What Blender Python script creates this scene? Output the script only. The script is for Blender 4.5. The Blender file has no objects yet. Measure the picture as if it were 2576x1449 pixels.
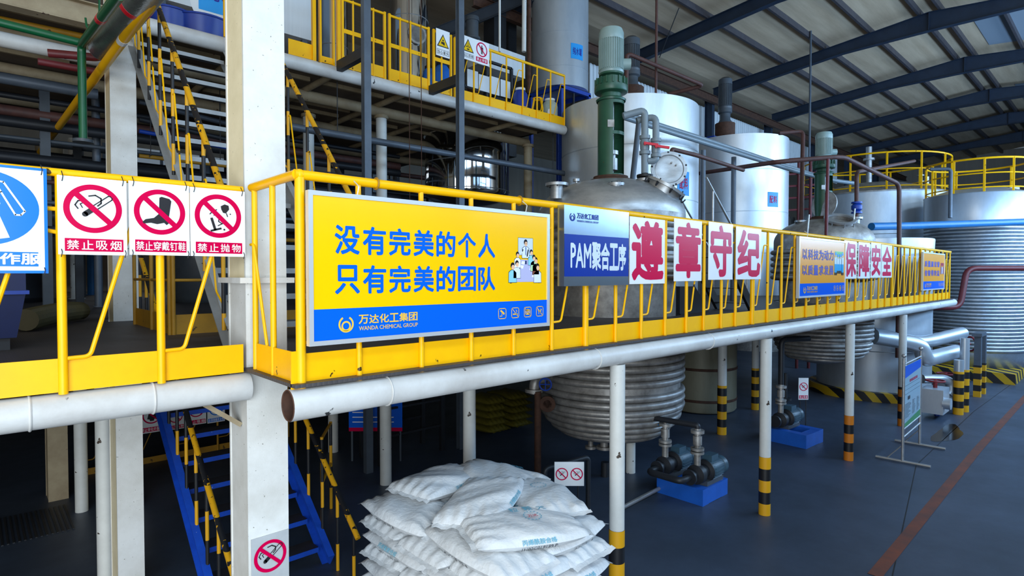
import bpy, bmesh, math, random
from mathutils import Vector, Matrix
random.seed(7)
R = math.radians
S = bpy.context.scene
COL = S.collection

# ------------------------------------------------------------------ camera
FPX, PU, PV, HORIZ, CAMZ = 1465.0, 1288.0, 724.5, 690.0, 3.09
_p = math.atan((PV - HORIZ) / FPX)
_a = R(47.0)
RIGHT = Vector((math.sin(_a), -math.cos(_a), 0))
FWD = Vector((math.cos(_a) * math.cos(_p), math.sin(_a) * math.cos(_p), -math.sin(_p)))
UP = Vector((math.cos(_a) * math.sin(_p), math.sin(_a) * math.sin(_p), math.cos(_p)))
cam = bpy.data.cameras.new('camera')
cam.sensor_width = 36.0
cam.lens = FPX / 2576 * 36
cam.clip_start, cam.clip_end = 0.05, 200
camo = bpy.data.objects.new('camera', cam)
COL.objects.link(camo)
M4 = Matrix((RIGHT, UP, -FWD)).transposed().to_4x4()
M4.translation = (0, 0, CAMZ)
camo.matrix_world = M4
S.camera = camo


def ray(u, v):
    return FWD + RIGHT * ((u - PU) / FPX) - UP * ((v - PV) / FPX)


def py(u, v, Y):            # measured point on the vertical plane y = Y
    d = ray(u, v); t = Y / d.y
    return Vector((d.x * t, Y, CAMZ + d.z * t))


def pz(u, v, z):            # measured point at height z
    d = ray(u, v); t = (z - CAMZ) / d.z
    return Vector((d.x * t, d.y * t, z))


def pd(u, v, D):            # measured point at depth D
    d = ray(u, v)
    return Vector((d.x * D, d.y * D, CAMZ + d.z * D))


# ------------------------------------------------------------------ world, light, exposure
S.view_settings.view_transform = 'Standard'
S.view_settings.look = 'None'
S.view_settings.gamma = 1.0
S.view_settings.use_curve_mapping = False
S.view_settings.exposure = -0.68
S.cycles.use_denoising = True
S.cycles.max_bounces = 6
S.cycles.diffuse_bounces = 3
S.cycles.glossy_bounces = 4
S.cycles.transmission_bounces = 3
S.cycles.caustics_reflective = False
S.cycles.caustics_refractive = False
S.cycles.sample_clamp_indirect = 6.0
W = bpy.data.worlds.new('world'); S.world = W
W.use_nodes = True
bg = W.node_tree.nodes['Background']
bg.inputs[0].default_value = (0.62, 0.80, 1.0, 1)
bg.inputs[1].default_value = .35


def area(name, loc, direction, sx, sy, power, col):
    l = bpy.data.lights.new(name, 'AREA')
    l.shape = 'RECTANGLE'; l.size = sx; l.size_y = sy; l.energy = power; l.color = col
    o = bpy.data.objects.new(name, l); COL.objects.link(o)
    o.location = loc
    o.rotation_euler = Vector(direction).to_track_quat('-Z', 'Y').to_euler()
    return o


# daylight through openings of the building, some added for their light (they sit in the wall openings built below)
DAY = (0.80, 0.90, 1.0)
for i, pw in enumerate((60, 160, 480, 700, 760, 700, 600)):          # strip of windows in the long wall behind the camera
    area('window_daylight', (5.0 + 4.6 * i, -3.04, 5.3), (0, 1, -0.05), 4.0, 1.7, pw, (0.38, 0.64, 1.0))
for i in range(5):          # unseen higher strip, added to light the polished vessels and upper tank
    area('high_strip_fill', (-2.0 + 8.0 * i, -3.04, 8.4), (0, 1, 0.0), 6.0, 1.6, 420, (0.55, 0.77, 1.0))
area('gate_daylight', (-3.5, -3.04, 2.9), (0.1, 1, 0.0), 7.5, 5.4, 1650, (0.82, 0.92, 1.0))
area('side_warm_fill', (-11.9, 1.0, 3.4), (1, 0.12, 0.0), 6.4, 6.0, 700, (1.0, 0.90, 0.74))  # added warm lamp, unseen, lights the left faces of the columns
area('back_window_daylight', (6.5, 27.85, 7.6), (0, -1, -0.2), 5.0, 1.4, 60, (0.9, 0.95, 1.0))


# ------------------------------------------------------------------ materials
def lin(h):
    h = h.lstrip('#')
    c = [int(h[i:i + 2], 16) / 255 for i in (0, 2, 4)]
    return tuple(x / 12.92 if x <= .04045 else ((x + .055) / 1.055) ** 2.4 for x in c) + (1,)


def mat(name, col, rough=.5, metal=0.0, col2=None, nscale=3.0, mix=.5, stretch=(1, 1, 1), chips=None,
        bump=0.0, bscale=40.0, rvar=0.0, coat=0.0, spec=.5, world=False):
    m = bpy.data.materials.new(name); m.use_nodes = True
    nt = m.node_tree; N = nt.nodes; L = nt.links
    b = N['Principled BSDF']
    b.inputs['Roughness'].default_value = rough
    b.inputs['Metallic'].default_value = metal
    b.inputs['Specular IOR Level'].default_value = spec
    if coat:
        b.inputs['Coat Weight'].default_value = coat
        b.inputs['Coat Roughness'].default_value = .05
    c1 = lin(col)
    b.inputs['Base Color'].default_value = c1
    tc = N.new('ShaderNodeTexCoord')
    mp = N.new('ShaderNodeMapping'); mp.inputs['Scale'].default_value = stretch
    if world:
        g = N.new('ShaderNodeNewGeometry'); L.new(g.outputs['Position'], mp.inputs['Vector'])
    else:
        L.new(tc.outputs['Object'], mp.inputs['Vector'])
    last = None
    if col2:
        n = N.new('ShaderNodeTexNoise'); n.inputs['Scale'].default_value = nscale; n.inputs['Detail'].default_value = 6
        n.inputs['Roughness'].default_value = .65
        L.new(mp.outputs[0], n.inputs['Vector'])
        r = N.new('ShaderNodeMapRange'); r.inputs[1].default_value = .35; r.inputs[2].default_value = .72
        r.inputs[3].default_value = 0; r.inputs[4].default_value = mix
        L.new(n.outputs['Fac'], r.inputs[0])
        x = N.new('ShaderNodeMix'); x.data_type = 'RGBA'
        x.inputs[6].default_value = c1; x.inputs[7].default_value = lin(col2)
        L.new(r.outputs[0], x.inputs[0]); last = x.outputs[2]
        if rvar:
            rr = N.new('ShaderNodeMapRange'); rr.inputs[3].default_value = max(.02, rough - rvar); rr.inputs[4].default_value = rough + rvar
            L.new(n.outputs['Fac'], rr.inputs[0]); L.new(rr.outputs[0], b.inputs['Roughness'])
    if chips:
        ccol, cs, th = chips
        n = N.new('ShaderNodeTexNoise'); n.inputs['Scale'].default_value = cs; n.inputs['Detail'].default_value = 5
        L.new(mp.outputs[0], n.inputs['Vector'])
        r = N.new('ShaderNodeMapRange'); r.inputs[1].default_value = th; r.inputs[2].default_value = th + .015
        L.new(n.outputs['Fac'], r.inputs[0])
        x = N.new('ShaderNodeMix'); x.data_type = 'RGBA'
        if last: L.new(last, x.inputs[6])
        else: x.inputs[6].default_value = c1
        x.inputs[7].default_value = lin(ccol)
        L.new(r.outputs[0], x.inputs[0]); last = x.outputs[2]
    if last: L.new(last, b.inputs['Base Color'])
    if bump:
        n = N.new('ShaderNodeTexNoise'); n.inputs['Scale'].default_value = bscale; n.inputs['Detail'].default_value = 4
        L.new(mp.outputs[0], n.inputs['Vector'])
        bp = N.new('ShaderNodeBump'); bp.inputs['Strength'].default_value = bump; bp.inputs['Distance'].default_value = .02
        L.new(n.outputs['Fac'], bp.inputs['Height']); L.new(bp.outputs[0], b.inputs['Normal'])
    return m


def stripe_mat(name, ca, cb, period, axis=2, phase=0.0, rough=.5, chips=True, diag=False):
    m = mat(name, ca, rough)
    nt = m.node_tree; N = nt.nodes; L = nt.links; b = N['Principled BSDF']
    tc = N.new('ShaderNodeTexCoord'); sp = N.new('ShaderNodeSeparateXYZ'); L.new(tc.outputs['Object'], sp.inputs[0])
    src = sp.outputs[axis]
    if diag:
        ad = N.new('ShaderNodeMath'); ad.operation = 'ADD'; L.new(sp.outputs[0], ad.inputs[0]); L.new(sp.outputs[2], ad.inputs[1])
        ad2 = N.new('ShaderNodeMath'); ad2.operation = 'SUBTRACT'; L.new(ad.outputs[0], ad2.inputs[0]); L.new(sp.outputs[1], ad2.inputs[1])
        src = ad2.outputs[0]
    d = N.new('ShaderNodeMath'); d.operation = 'MULTIPLY_ADD'; d.inputs[1].default_value = 1 / period; d.inputs[2].default_value = phase + 100
    L.new(src, d.inputs[0])
    f = N.new('ShaderNodeMath'); f.operation = 'FRACT'; L.new(d.outputs[0], f.inputs[0])
    g = N.new('ShaderNodeMath'); g.operation = 'GREATER_THAN'; g.inputs[1].default_value = .5; L.new(f.outputs[0], g.inputs[0])
    fac = g.outputs[0]
    if chips:
        n = N.new('ShaderNodeTexNoise'); n.inputs['Scale'].default_value = 22; n.inputs['Detail'].default_value = 5
        L.new(tc.outputs['Object'], n.inputs['Vector'])
        h = N.new('ShaderNodeMath'); h.operation = 'GREATER_THAN'; h.inputs[1].default_value = .64; L.new(n.outputs['Fac'], h.inputs[0])
        q = N.new('ShaderNodeMath'); q.operation = 'SUBTRACT'; L.new(g.outputs[0], q.inputs[0]); L.new(h.outputs[0], q.inputs[1])
        ab = N.new('ShaderNodeMath'); ab.operation = 'ABSOLUTE'; L.new(q.outputs[0], ab.inputs[0]); fac = ab.outputs[0]
    x = N.new('ShaderNodeMix'); x.data_type = 'RGBA'; x.inputs[6].default_value = lin(ca); x.inputs[7].default_value = lin(cb)
    L.new(fac, x.inputs[0]); L.new(x.outputs[2], b.inputs['Base Color'])
    return m


def tread_mat(name, col, col2):
    m = mat(name, col, .55, 0.0, col2, 2.0, .8)
    nt = m.node_tree; N = nt.nodes; L = nt.links; b = N['Principled BSDF']
    tc = N.new('ShaderNodeTexCoord')
    outs = []
    for ang in (45, -45):
        mp = N.new('ShaderNodeMapping'); mp.inputs['Rotation'].default_value = (0, 0, R(ang)); L.new(tc.outputs['Object'], mp.inputs[0])
        w = N.new('ShaderNodeTexWave'); w.inputs['Scale'].default_value = 14; L.new(mp.outputs[0], w.inputs['Vector']); outs.append(w)
    mx = N.new('ShaderNodeMath'); mx.operation = 'MAXIMUM'; L.new(outs[0].outputs['Fac'], mx.inputs[0]); L.new(outs[1].outputs['Fac'], mx.inputs[1])
    bp = N.new('ShaderNodeBump'); bp.inputs['Strength'].default_value = .35; bp.inputs['Distance'].default_value = .004
    L.new(mx.outputs[0], bp.inputs['Height']); L.new(bp.outputs[0], b.inputs['Normal'])
    return m


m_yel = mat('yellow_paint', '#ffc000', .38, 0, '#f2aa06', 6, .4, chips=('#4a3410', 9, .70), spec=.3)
m_yel_shade = mat('yellow_paint_shaded', '#a87a14', .6, 0, '#85600e', 5, .6, chips=('#4a3410', 9, .68))  # same yellow paint, darkened in colour for rails standing in shade
m_white = mat('white_paint', '#e6e6e2', .55, 0, '#c2bfb6', 2.2, .75, chips=('#8f8c82', 55, .70), bump=.08, bscale=90)
m_warm_side = mat('cream_tint_warm_bounce', '#f3e6c2', .6, 0, '#d6c8a0', 3, .7, chips=('#8f876c', 55, .71))  # warm bounce light on the columns' side faces, put into the colour
m_pipew = mat('white_pipe_paint', '#dcdedd', .4, 0, '#a59e97', 1.3, .7, chips=('#1a1b1e', 7, .69), bump=.05, bscale=60)
m_post = mat('white_post_paint', '#d9dbd8', .5, 0, '#b8b9b4', 2.5, .6, chips=('#3a2d22', 11, .675))
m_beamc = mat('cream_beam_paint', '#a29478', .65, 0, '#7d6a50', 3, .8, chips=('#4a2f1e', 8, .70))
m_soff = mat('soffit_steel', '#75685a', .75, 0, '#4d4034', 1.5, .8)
m_steel = mat('grey_blue_steel', '#5a6470', .45, .2, '#454c56', 4, .6)
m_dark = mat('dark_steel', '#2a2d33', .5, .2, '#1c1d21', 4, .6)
m_brownpipe = mat('rust_brown_pipe', '#5c3a34', .6, 0, '#3d2a28', 8, .8)
m_redpipe = mat('dark_red_pipe', '#6a2026', .5, 0, '#4a181c', 6, .6)
m_greenpipe = mat('green_pipe_paint', '#0f5e38', .35, 0, '#0a4328', 6, .5)
m_green = mat('green_machine_paint', '#2c5a44', .38, 0, '#23473a', 6, .6, chips=('#5c3a22', 14, .72))
m_motor = mat('grey_green_paint', '#93aaa8', .35, 0, '#7a928f', 6, .5)
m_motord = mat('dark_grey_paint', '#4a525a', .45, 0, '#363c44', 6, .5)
m_alu = mat('aluminium_cladding', '#c9d3dc', .38, .55, '#aab6c2', 2.5, .7, (1, 1, .35), rvar=.08, bump=.03, bscale=8)
m_aluw = mat('bright_aluminium_cladding', '#e9eff4', .40, .62, '#c6d2dc', 2.0, .7, (1, 1, .35), rvar=.08)
m_ss = mat('stainless_steel', '#c2c5c7', .40, .65, '#83868a', 3, .7, (1, 1, 2.5), rvar=.1)
m_ssd = mat('dull_stainless', '#b5b2ae', .48, .55, '#5d5955', 5, .8, rvar=.12)
m_pol = mat('polished_stainless', '#d2d7dc', .07, 1.0, '#bcc3ca', 2, .5, (1, 1, .2), rvar=.04)
m_coil = mat('stainless_coil', '#b9c2cc', .42, .8, '#8d949c', 5, .6, rvar=.1)
m_pvc = mat('grey_pvc', '#7d8b94', .35, 0, '#6b7880', 5, .4)
m_blue = mat('blue_paint', '#1442a8', .45, 0, '#0f2f80', 5, .5)
m_blued = mat('blue_plastic', '#1f3f9c', .35, 0, '#182f78', 4, .5)
m_bluel = mat('bright_blue_plastic', '#1c6fd0', .35, 0, '#1858ac', 4, .5)
m_bluepipe = mat('light_blue_pipe', '#2478b8', .45, 0, '#1c6296', 4, .6, chips=('#1d3a50', 12, .68))
m_black = mat('black_paint', '#101113', .5)
m_rust = mat('rusted_steel', '#57392a', .8, .1, '#2e1d16', 9, .8)
m_red = mat('red_plastic', '#d3122a', .35)
m_redp = mat('red_paint_dull', '#8c2a30', .55)
m_deck = tread_mat('deck_plate', '#4a4648', '#35302f')
m_stair_b = mat('blue_stair_paint', '#1850c4', .45, 0, '#12389a', 6, .6, chips=('#9fb6d8', 30, .74))
m_stair_g = mat('galvanised_stair', '#aeb2b4', .5, .3, '#8b8e90', 5, .6, chips=('#54483c', 9, .7))
m_treadd = mat('dark_tread', '#3b3a3c', .6, .2, '#29282a', 6, .7)
m_treadg = mat('grey_tread', '#707478', .55, .4, '#565a5e', 6, .7)
m_insul = mat('ribbed_foil_lagging', '#a9adb0', .28, .85, '#84898e', 4, .6, bump=.3, bscale=30)
m_sack = mat('woven_white_sack', '#dfe3e6', .45, 0, '#c6cbcf', 6, .5, bump=.35, bscale=26, spec=.4)
m_sackblue = mat('sack_blue_print', '#6fb4cc', .6)
m_sackblk = mat('sack_code_print', '#2a2e34', .6)
m_sackred = mat('sack_red_print', '#d06070', .6)
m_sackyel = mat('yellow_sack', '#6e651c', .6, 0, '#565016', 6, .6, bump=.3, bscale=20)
m_swhite = mat('sign_white', '#eef1f3', .22, spec=.28)
m_sred = mat('sign_red', '#cb0046', .28, spec=.12)
m_sblk = mat('sign_black', '#26262a', .3)
m_sblue = mat('sign_blue', '#0474dc', .25, spec=.3)
m_byel = mat('banner_yellow', '#ffc800', .18, 0, '#fcbc00', 1.2, .5, (1, 1, .2), coat=.15)
m_bblue = mat('banner_blue', '#0660e0', .2, spec=.3)
m_bgold = mat('banner_gold_print', '#f0c040', .25)
m_byel2 = mat('banner_amber', '#f0a010', .25, spec=.35)
m_purp = mat('banner_purple_print', '#3c3ca0', .4, spec=.2)
m_navy = mat('sign_navy', '#0b2f92', .3, spec=.25)
m_lab = mat('label_blue', '#2aa2ee', .4)
m_alf = mat('aluminium_frame', '#d8dcdf', .32, .45)
m_spl = mat('brushed_sign_metal', '#aab6c0', .22, .9, '#94a2ae', 3, .5, (1, 1, .1))
m_wyel = mat('warning_yellow', '#f2c500', .3)
m_skin = mat('skin', '#d9a98a', .5)
m_hair = mat('black_hair', '#16130f', .5)
m_cloth = mat('blue_work_cloth', '#1d3a8a', .85, 0, '#16306e', 8, .5)
m_shoe = mat('black_shoe_leather', '#141416', .45)
m_glass = None
sm_post = stripe_mat('hazard_bands', '#e0a410', '#15161a', .30, chips=False)
sm_posto = stripe_mat('orange_hazard_bands', '#d07818', '#15161a', .30, chips=False)
sm_hand = stripe_mat('handrail_stripes', '#e0a410', '#15161a', .44)
sm_bal = stripe_mat('baluster_stripes', '#e0a410', '#15161a', .56, chips=False)
sm_plinth = stripe_mat('plinth_hazard', '#c9a018', '#1c1c1e', .5, diag=True, chips=False)
m_conc = mat('concrete_floor', '#3f4c5f', .45, 0, '#293340', .8, .75, bump=.06, bscale=5, rvar=.12, world=True)
m_roof = mat('roof_sheet', '#cdb79b', .75, 0, '#a48d72', 1.4, .7, (.25, 2.5, 1), world=True)
m_raft = mat('rafter_blue_steel', '#28364a', .5, .1, '#1e2836', 3, .6)
m_purl = mat('purlin_steel', '#4c4a50', .55, .2, '#3a3034', 4, .7)
m_wall = mat('wall_sheet', '#a49a8c', .75, 0, '#857c70', 1.2, .6, (2, 2, .2), world=True)
m_sheet = mat('white_sheet', '#e2e8ec', .5, 0, '#c8d0d6', 2, .5, (6, 1, .2))
m_sky = mat('translucent_roof_sheet', '#8d99a6', .45)
m_orange = mat('orange_floor_paint', '#7c4028', .6, 0, '#4a3430', 3, .9)
m_water = mat('water_film', '#14181c', .16, spec=.4)


# ------------------------------------------------------------------ objects
ORG = {}


def tag(o, label=None, cat=None, group=None, kind=None):
    if label: o['label'] = label
    if cat: o['category'] = cat
    if group: o['group'] = group
    if kind: o['kind'] = kind
    return o


def thing(name, loc, label, cat, group=None):
    o = bpy.data.objects.new(name, None); COL.objects.link(o)
    o.empty_display_size = .1
    o.location = loc; ORG[o.name] = Vector(loc)
    return tag(o, label, cat, group)


def frame(axis):
    a = Vector(axis).normalized()
    t = Vector((0, 0, 1)) if abs(a.z) < .95 else Vector((1, 0, 0))
    x = t.cross(a).normalized(); y = a.cross(x)
    return x, y, a


class MB:
    def __init__(s): s.v = []; s.f = []

    def add(s, vs, fs):
        n = len(s.v); s.v += [Vector(p) for p in vs]; s.f += [[i + n for i in f] for f in fs]; return s

    def box(s, x0, x1, y0, y1, z0, z1):
        return s.add([(x, y, z) for z in (z0, z1) for y in (y0, y1) for x in (x0, x1)],
                     [(0, 2, 3, 1), (4, 5, 7, 6), (0, 1, 5, 4), (2, 6, 7, 3), (0, 4, 6, 2), (1, 3, 7, 5)])

    def obox(s, c, ax, ay, az, hx, hy, hz):
        c = Vector(c)
        vs = [c + ax * (sx * hx) + ay * (sy * hy) + az * (sz * hz) for sz in (-1, 1) for sy in (-1, 1) for sx in (-1, 1)]
        return s.add(vs, [(0, 2, 3, 1), (4, 5, 7, 6), (0, 1, 5, 4), (2, 6, 7, 3), (0, 4, 6, 2), (1, 3, 7, 5)])

    def bar(s, p0, p1, w, h, up=(0, 0, 1)):      # rectangular bar between two points
        p0, p1 = Vector(p0), Vector(p1); a = (p1 - p0).normalized()
        u = Vector(up); x = a.cross(u)
        if x.length < 1e-4: x = a.cross(Vector((0, 1, 0)))
        x.normalize(); u = x.cross(a)
        return s.obox((p0 + p1) / 2, x, a, u, w / 2, (p1 - p0).length / 2, h / 2)

    def beam(s, p0, p1, w, h, t=.012, kind='H', up=(0, 0, 1)):   # rolled section between two points
        p0, p1 = Vector(p0), Vector(p1); a = (p1 - p0).normalized(); u = Vector(up)
        x = a.cross(u)
        if x.length < 1e-4: x = a.cross(Vector((0, 1, 0)))
        x.normalize(); u = x.cross(a); c = (p0 + p1) / 2; L = (p1 - p0).length / 2
        s.obox(c + u * (h / 2 - t / 2), x, a, u, w / 2, L, t / 2)
        s.obox(c - u * (h / 2 - t / 2), x, a, u, w / 2, L, t / 2)
        off = x * 0 if kind == 'H' else x * (w / 2 - t / 2)
        s.obox(c + off, x, a, u, t / 2, L, h / 2 - t)
        return s

    def ring(s, pts_rings, closed_v=False, cap0=True, cap1=True):
        n = len(pts_rings[0]); base = len(s.v); k = len(pts_rings)
        for rg in pts_rings: s.v += [Vector(p) for p in rg]
        for i in range(k - 1 + (1 if closed_v else 0)):
            a = base + i * n; b = base + ((i + 1) % k) * n
            for j in range(n):
                s.f.append([a + j, a + (j + 1) % n, b + (j + 1) % n, b + j])
        if not closed_v:
            if cap0: s.f.append([base + j for j in range(n)][::-1])
            if cap1: s.f.append([base + (k - 1) * n + j for j in range(n)])
        return s

    def cyl(s, p0, p1, r, r2=None, seg=16, caps=True):
        p0, p1 = Vector(p0), Vector(p1); x, y, a = frame(p1 - p0); r2 = r if r2 is None else r2
        rg = [[p + (x * math.cos(2 * math.pi * j / seg) + y * math.sin(2 * math.pi * j / seg)) * q for j in range(seg)] for p, q in ((p0, r), (p1, r2))]
        return s.ring(rg, cap0=caps, cap1=caps)

    def tube(s, pts, r, seg=12, bend=None, closed=False, caps=True):
        pts = [Vector(p) for p in pts]
        if bend is None: bend = r * 2.2
        path = []
        n = len(pts)
        for i, p in enumerate(pts):
            if (i in (0, n - 1) and not closed) or bend <= 0: path.append(p); continue
            a, b = pts[i - 1], pts[(i + 1) % n]
            d0 = (a - p); d1 = (b - p)
            if d0.length < 1e-6 or d1.length < 1e-6 or d0.normalized().dot(d1.normalized()) < -.999: path.append(p); continue
            q = min(bend, d0.length * .45, d1.length * .45)
            A = p + d0.normalized() * q; B = p + d1.normalized() * q
            for k in range(6):
                t = k / 5; path.append(A * (1 - t) ** 2 + p * 2 * t * (1 - t) + B * t * t)
        rings = []; m = len(path); pu = None
        for i, p in enumerate(path):
            if closed: t = path[(i + 1) % m] - path[i - 1]
            else: t = path[min(i + 1, m - 1)] - path[max(i - 1, 0)]
            t.normalize()
            if pu is None: x, y, _ = frame(t)
            else:
                x = pu - t * pu.dot(t); x.normalize(); y = t.cross(x)
            pu = x
            rings.append([p + (x * math.cos(2 * math.pi * j / seg) + y * math.sin(2 * math.pi * j / seg)) * r for j in range(seg)])
        return s.ring(rings, closed_v=closed, cap0=caps, cap1=caps)

    def lathe(s, prof, c=(0, 0, 0), axis=(0, 0, 1), seg=48, a0=0, a1=2 * math.pi):   # prof: (radius, along axis)
        c = Vector(c); x, y, a = frame(axis)
        if abs(a.z) > .95: x, y = Vector((1, 0, 0)), Vector((0, 1, 0)) * (1 if a.z > 0 else -1)
        full = abs(a1 - a0 - 2 * math.pi) < 1e-5; k = seg if full else seg + 1
        base = len(s.v)
        for r, h in prof:
            for j in range(k):
                t = a0 + (a1 - a0) * j / seg
                s.v.append(c + a * h + (x * math.cos(t) + y * math.sin(t)) * max(r, 1e-4))
        for i in range(len(prof) - 1):
            for j in range(seg):
                j2 = (j + 1) % k
                s.f.append([base + i * k + j, base + i * k + j2, base + (i + 1) * k + j2, base + (i + 1) * k + j])
        return s

    def torus(s, c, R_, r, axis=(0, 0, 1), seg=48, ts=10):
        c = Vector(c); x, y, a = frame(axis); rg = []
        for i in range(seg):
            t = 2 * math.pi * i / seg; d = x * math.cos(t) + y * math.sin(t)
            rg.append([c + d * (R_ + r * math.cos(2 * math.pi * j / ts)) + a * (r * math.sin(2 * math.pi * j / ts)) for j in range(ts)])
        return s.ring(rg, closed_v=True)

    def sphere(s, c, r, sx=1, sy=1, sz=1, seg=16):
        c = Vector(c); h = seg // 2; base = len(s.v)
        for i in range(h + 1):
            p = math.pi * i / h
            for j in range(seg):
                t = 2 * math.pi * j / seg
                s.v.append(c + Vector((math.sin(p) * math.cos(t) * r * sx, math.sin(p) * math.sin(t) * r * sy, -math.cos(p) * r * sz)))
        for i in range(h):
            for j in range(seg):
                s.f.append([base + i * seg + j, base + i * seg + (j + 1) % seg, base + (i + 1) * seg + (j + 1) % seg, base + (i + 1) * seg + j])
        return s

    def prism(s, poly, d):      # extrude a planar polygon (3D points) by vector d
        d = Vector(d); n = len(poly); p = [Vector(q) for q in poly]
        return s.add(p + [q + d for q in p], [list(range(n))[::-1], list(range(n, 2 * n))] + [[i, (i + 1) % n, n + (i + 1) % n, n + i] for i in range(n)])

    def flat(s, poly):
        return s.add(poly, [list(range(len(poly)))])

    def build(s, name, m, parent=None, origin=None, label=None, cat=None, group=None, kind=None, smooth=40, weld=False):
        me = bpy.data.meshes.new(name)
        if parent is not None: O = ORG[parent.name]
        elif origin is not None: O = Vector(origin)
        else:
            mn = Vector([min(v[i] for v in s.v) for i in range(3)]); mx = Vector([max(v[i] for v in s.v) for i in range(3)])
            O = Vector(((mn.x + mx.x) / 2, (mn.y + mx.y) / 2, mn.z))
        me.from_pydata([v - O for v in s.v], [], s.f)
        bm = bmesh.new(); bm.from_mesh(me)
        if weld: bmesh.ops.remove_doubles(bm, verts=bm.verts, dist=2e-4)
        bmesh.ops.recalc_face_normals(bm, faces=bm.faces)
        bm.to_mesh(me); bm.free()
        if smooth:
            me.polygons.foreach_set('use_smooth', [True] * len(me.polygons))
            me.set_sharp_from_angle(angle=R(smooth))
        me.materials.append(m)
        o = bpy.data.objects.new(name, me); COL.objects.link(o)
        if parent is not None: o.parent = parent
        else: o.location = O
        ORG[o.name] = O
        return tag(o, label, cat, group, kind)


def dup(o, loc, parent=None, rot=None, label=None):
    c = o.copy(); COL.objects.link(c)
    if parent is not None: c.parent = parent
    if loc is not None: c.location = loc
    if rot is not None: c.rotation_euler = rot
    if label: c['label'] = label
    for ch in o.children: dup(ch, None, c)
    return c


def plate(outer, holes, z0, z1):      # horizontal plate with holes
    bm = bmesh.new(); edges = []
    for loop in [outer] + holes:
        vs = [bm.verts.new((x, y, z1)) for x, y in loop]
        edges += [bm.edges.new((vs[i], vs[(i + 1) % len(vs)])) for i in range(len(vs))]
    bmesh.ops.triangle_fill(bm, use_beauty=True, use_dissolve=False, edges=edges)
    r = bmesh.ops.extrude_face_region(bm, geom=list(bm.faces))
    for g in r['geom']:
        if isinstance(g, bmesh.types.BMVert): g.co.z = z0
    bm.verts.ensure_lookup_table(); bm.verts.index_update()
    mb = MB(); mb.add([v.co.copy() for v in bm.verts], [[v.index for v in f.verts] for f in bm.faces]); bm.free()
    return mb


def circ(x, y, r, n=32): return [(x + r * math.cos(2 * math.pi * i / n), y + r * math.sin(2 * math.pi * i / n)) for i in range(n)]


# flat print on a sign face: local x to the right, z up, in metres from the origin point
_txt = {}


def glyphs(text, bold=0.0):              # outline points (x, y, layer) in the unit box; bold stacks shifted copies in thin layers
    if bold > 0:
        vs, fs = glyphs(text); V, F_ = [], []
        n = max(1, len(text)); b = bold * 1.1
        for l, (dx, dy) in enumerate(((0, 0), (b, 0), (-b, 0), (0, b), (0, -b), (b * .7, b * .7), (-b * .7, -b * .7), (b * .7, -b * .7), (-b * .7, b * .7))):
            o = len(V); V += [(x + dx / n, y + dy, l) for x, y, _ in vs]; F_ += [[i + o for i in f] for f in fs]
        return V, F_
    k = (text, bold)
    if k not in _txt:
        c = bpy.data.curves.new('t', 'FONT'); c.body = text; c.resolution_u = 2
        o = bpy.data.objects.new('t', c); COL.objects.link(o)
        dg = bpy.context.evaluated_depsgraph_get()
        me = bpy.data.meshes.new_from_object(o.evaluated_get(dg))
        vs = [(v.co.x, v.co.y) for v in me.vertices]; fs = [list(p.vertices) for p in me.polygons]
        bpy.data.objects.remove(o); bpy.data.curves.remove(c); bpy.data.meshes.remove(me)
        x0 = min(v[0] for v in vs); x1 = max(v[0] for v in vs); y0 = min(v[1] for v in vs); y1 = max(v[1] for v in vs)
        _txt[k] = ([((x - x0) / (x1 - x0), (y - y0) / (y1 - y0), 0) for x, y in vs], fs)
    return _txt[k]


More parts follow.
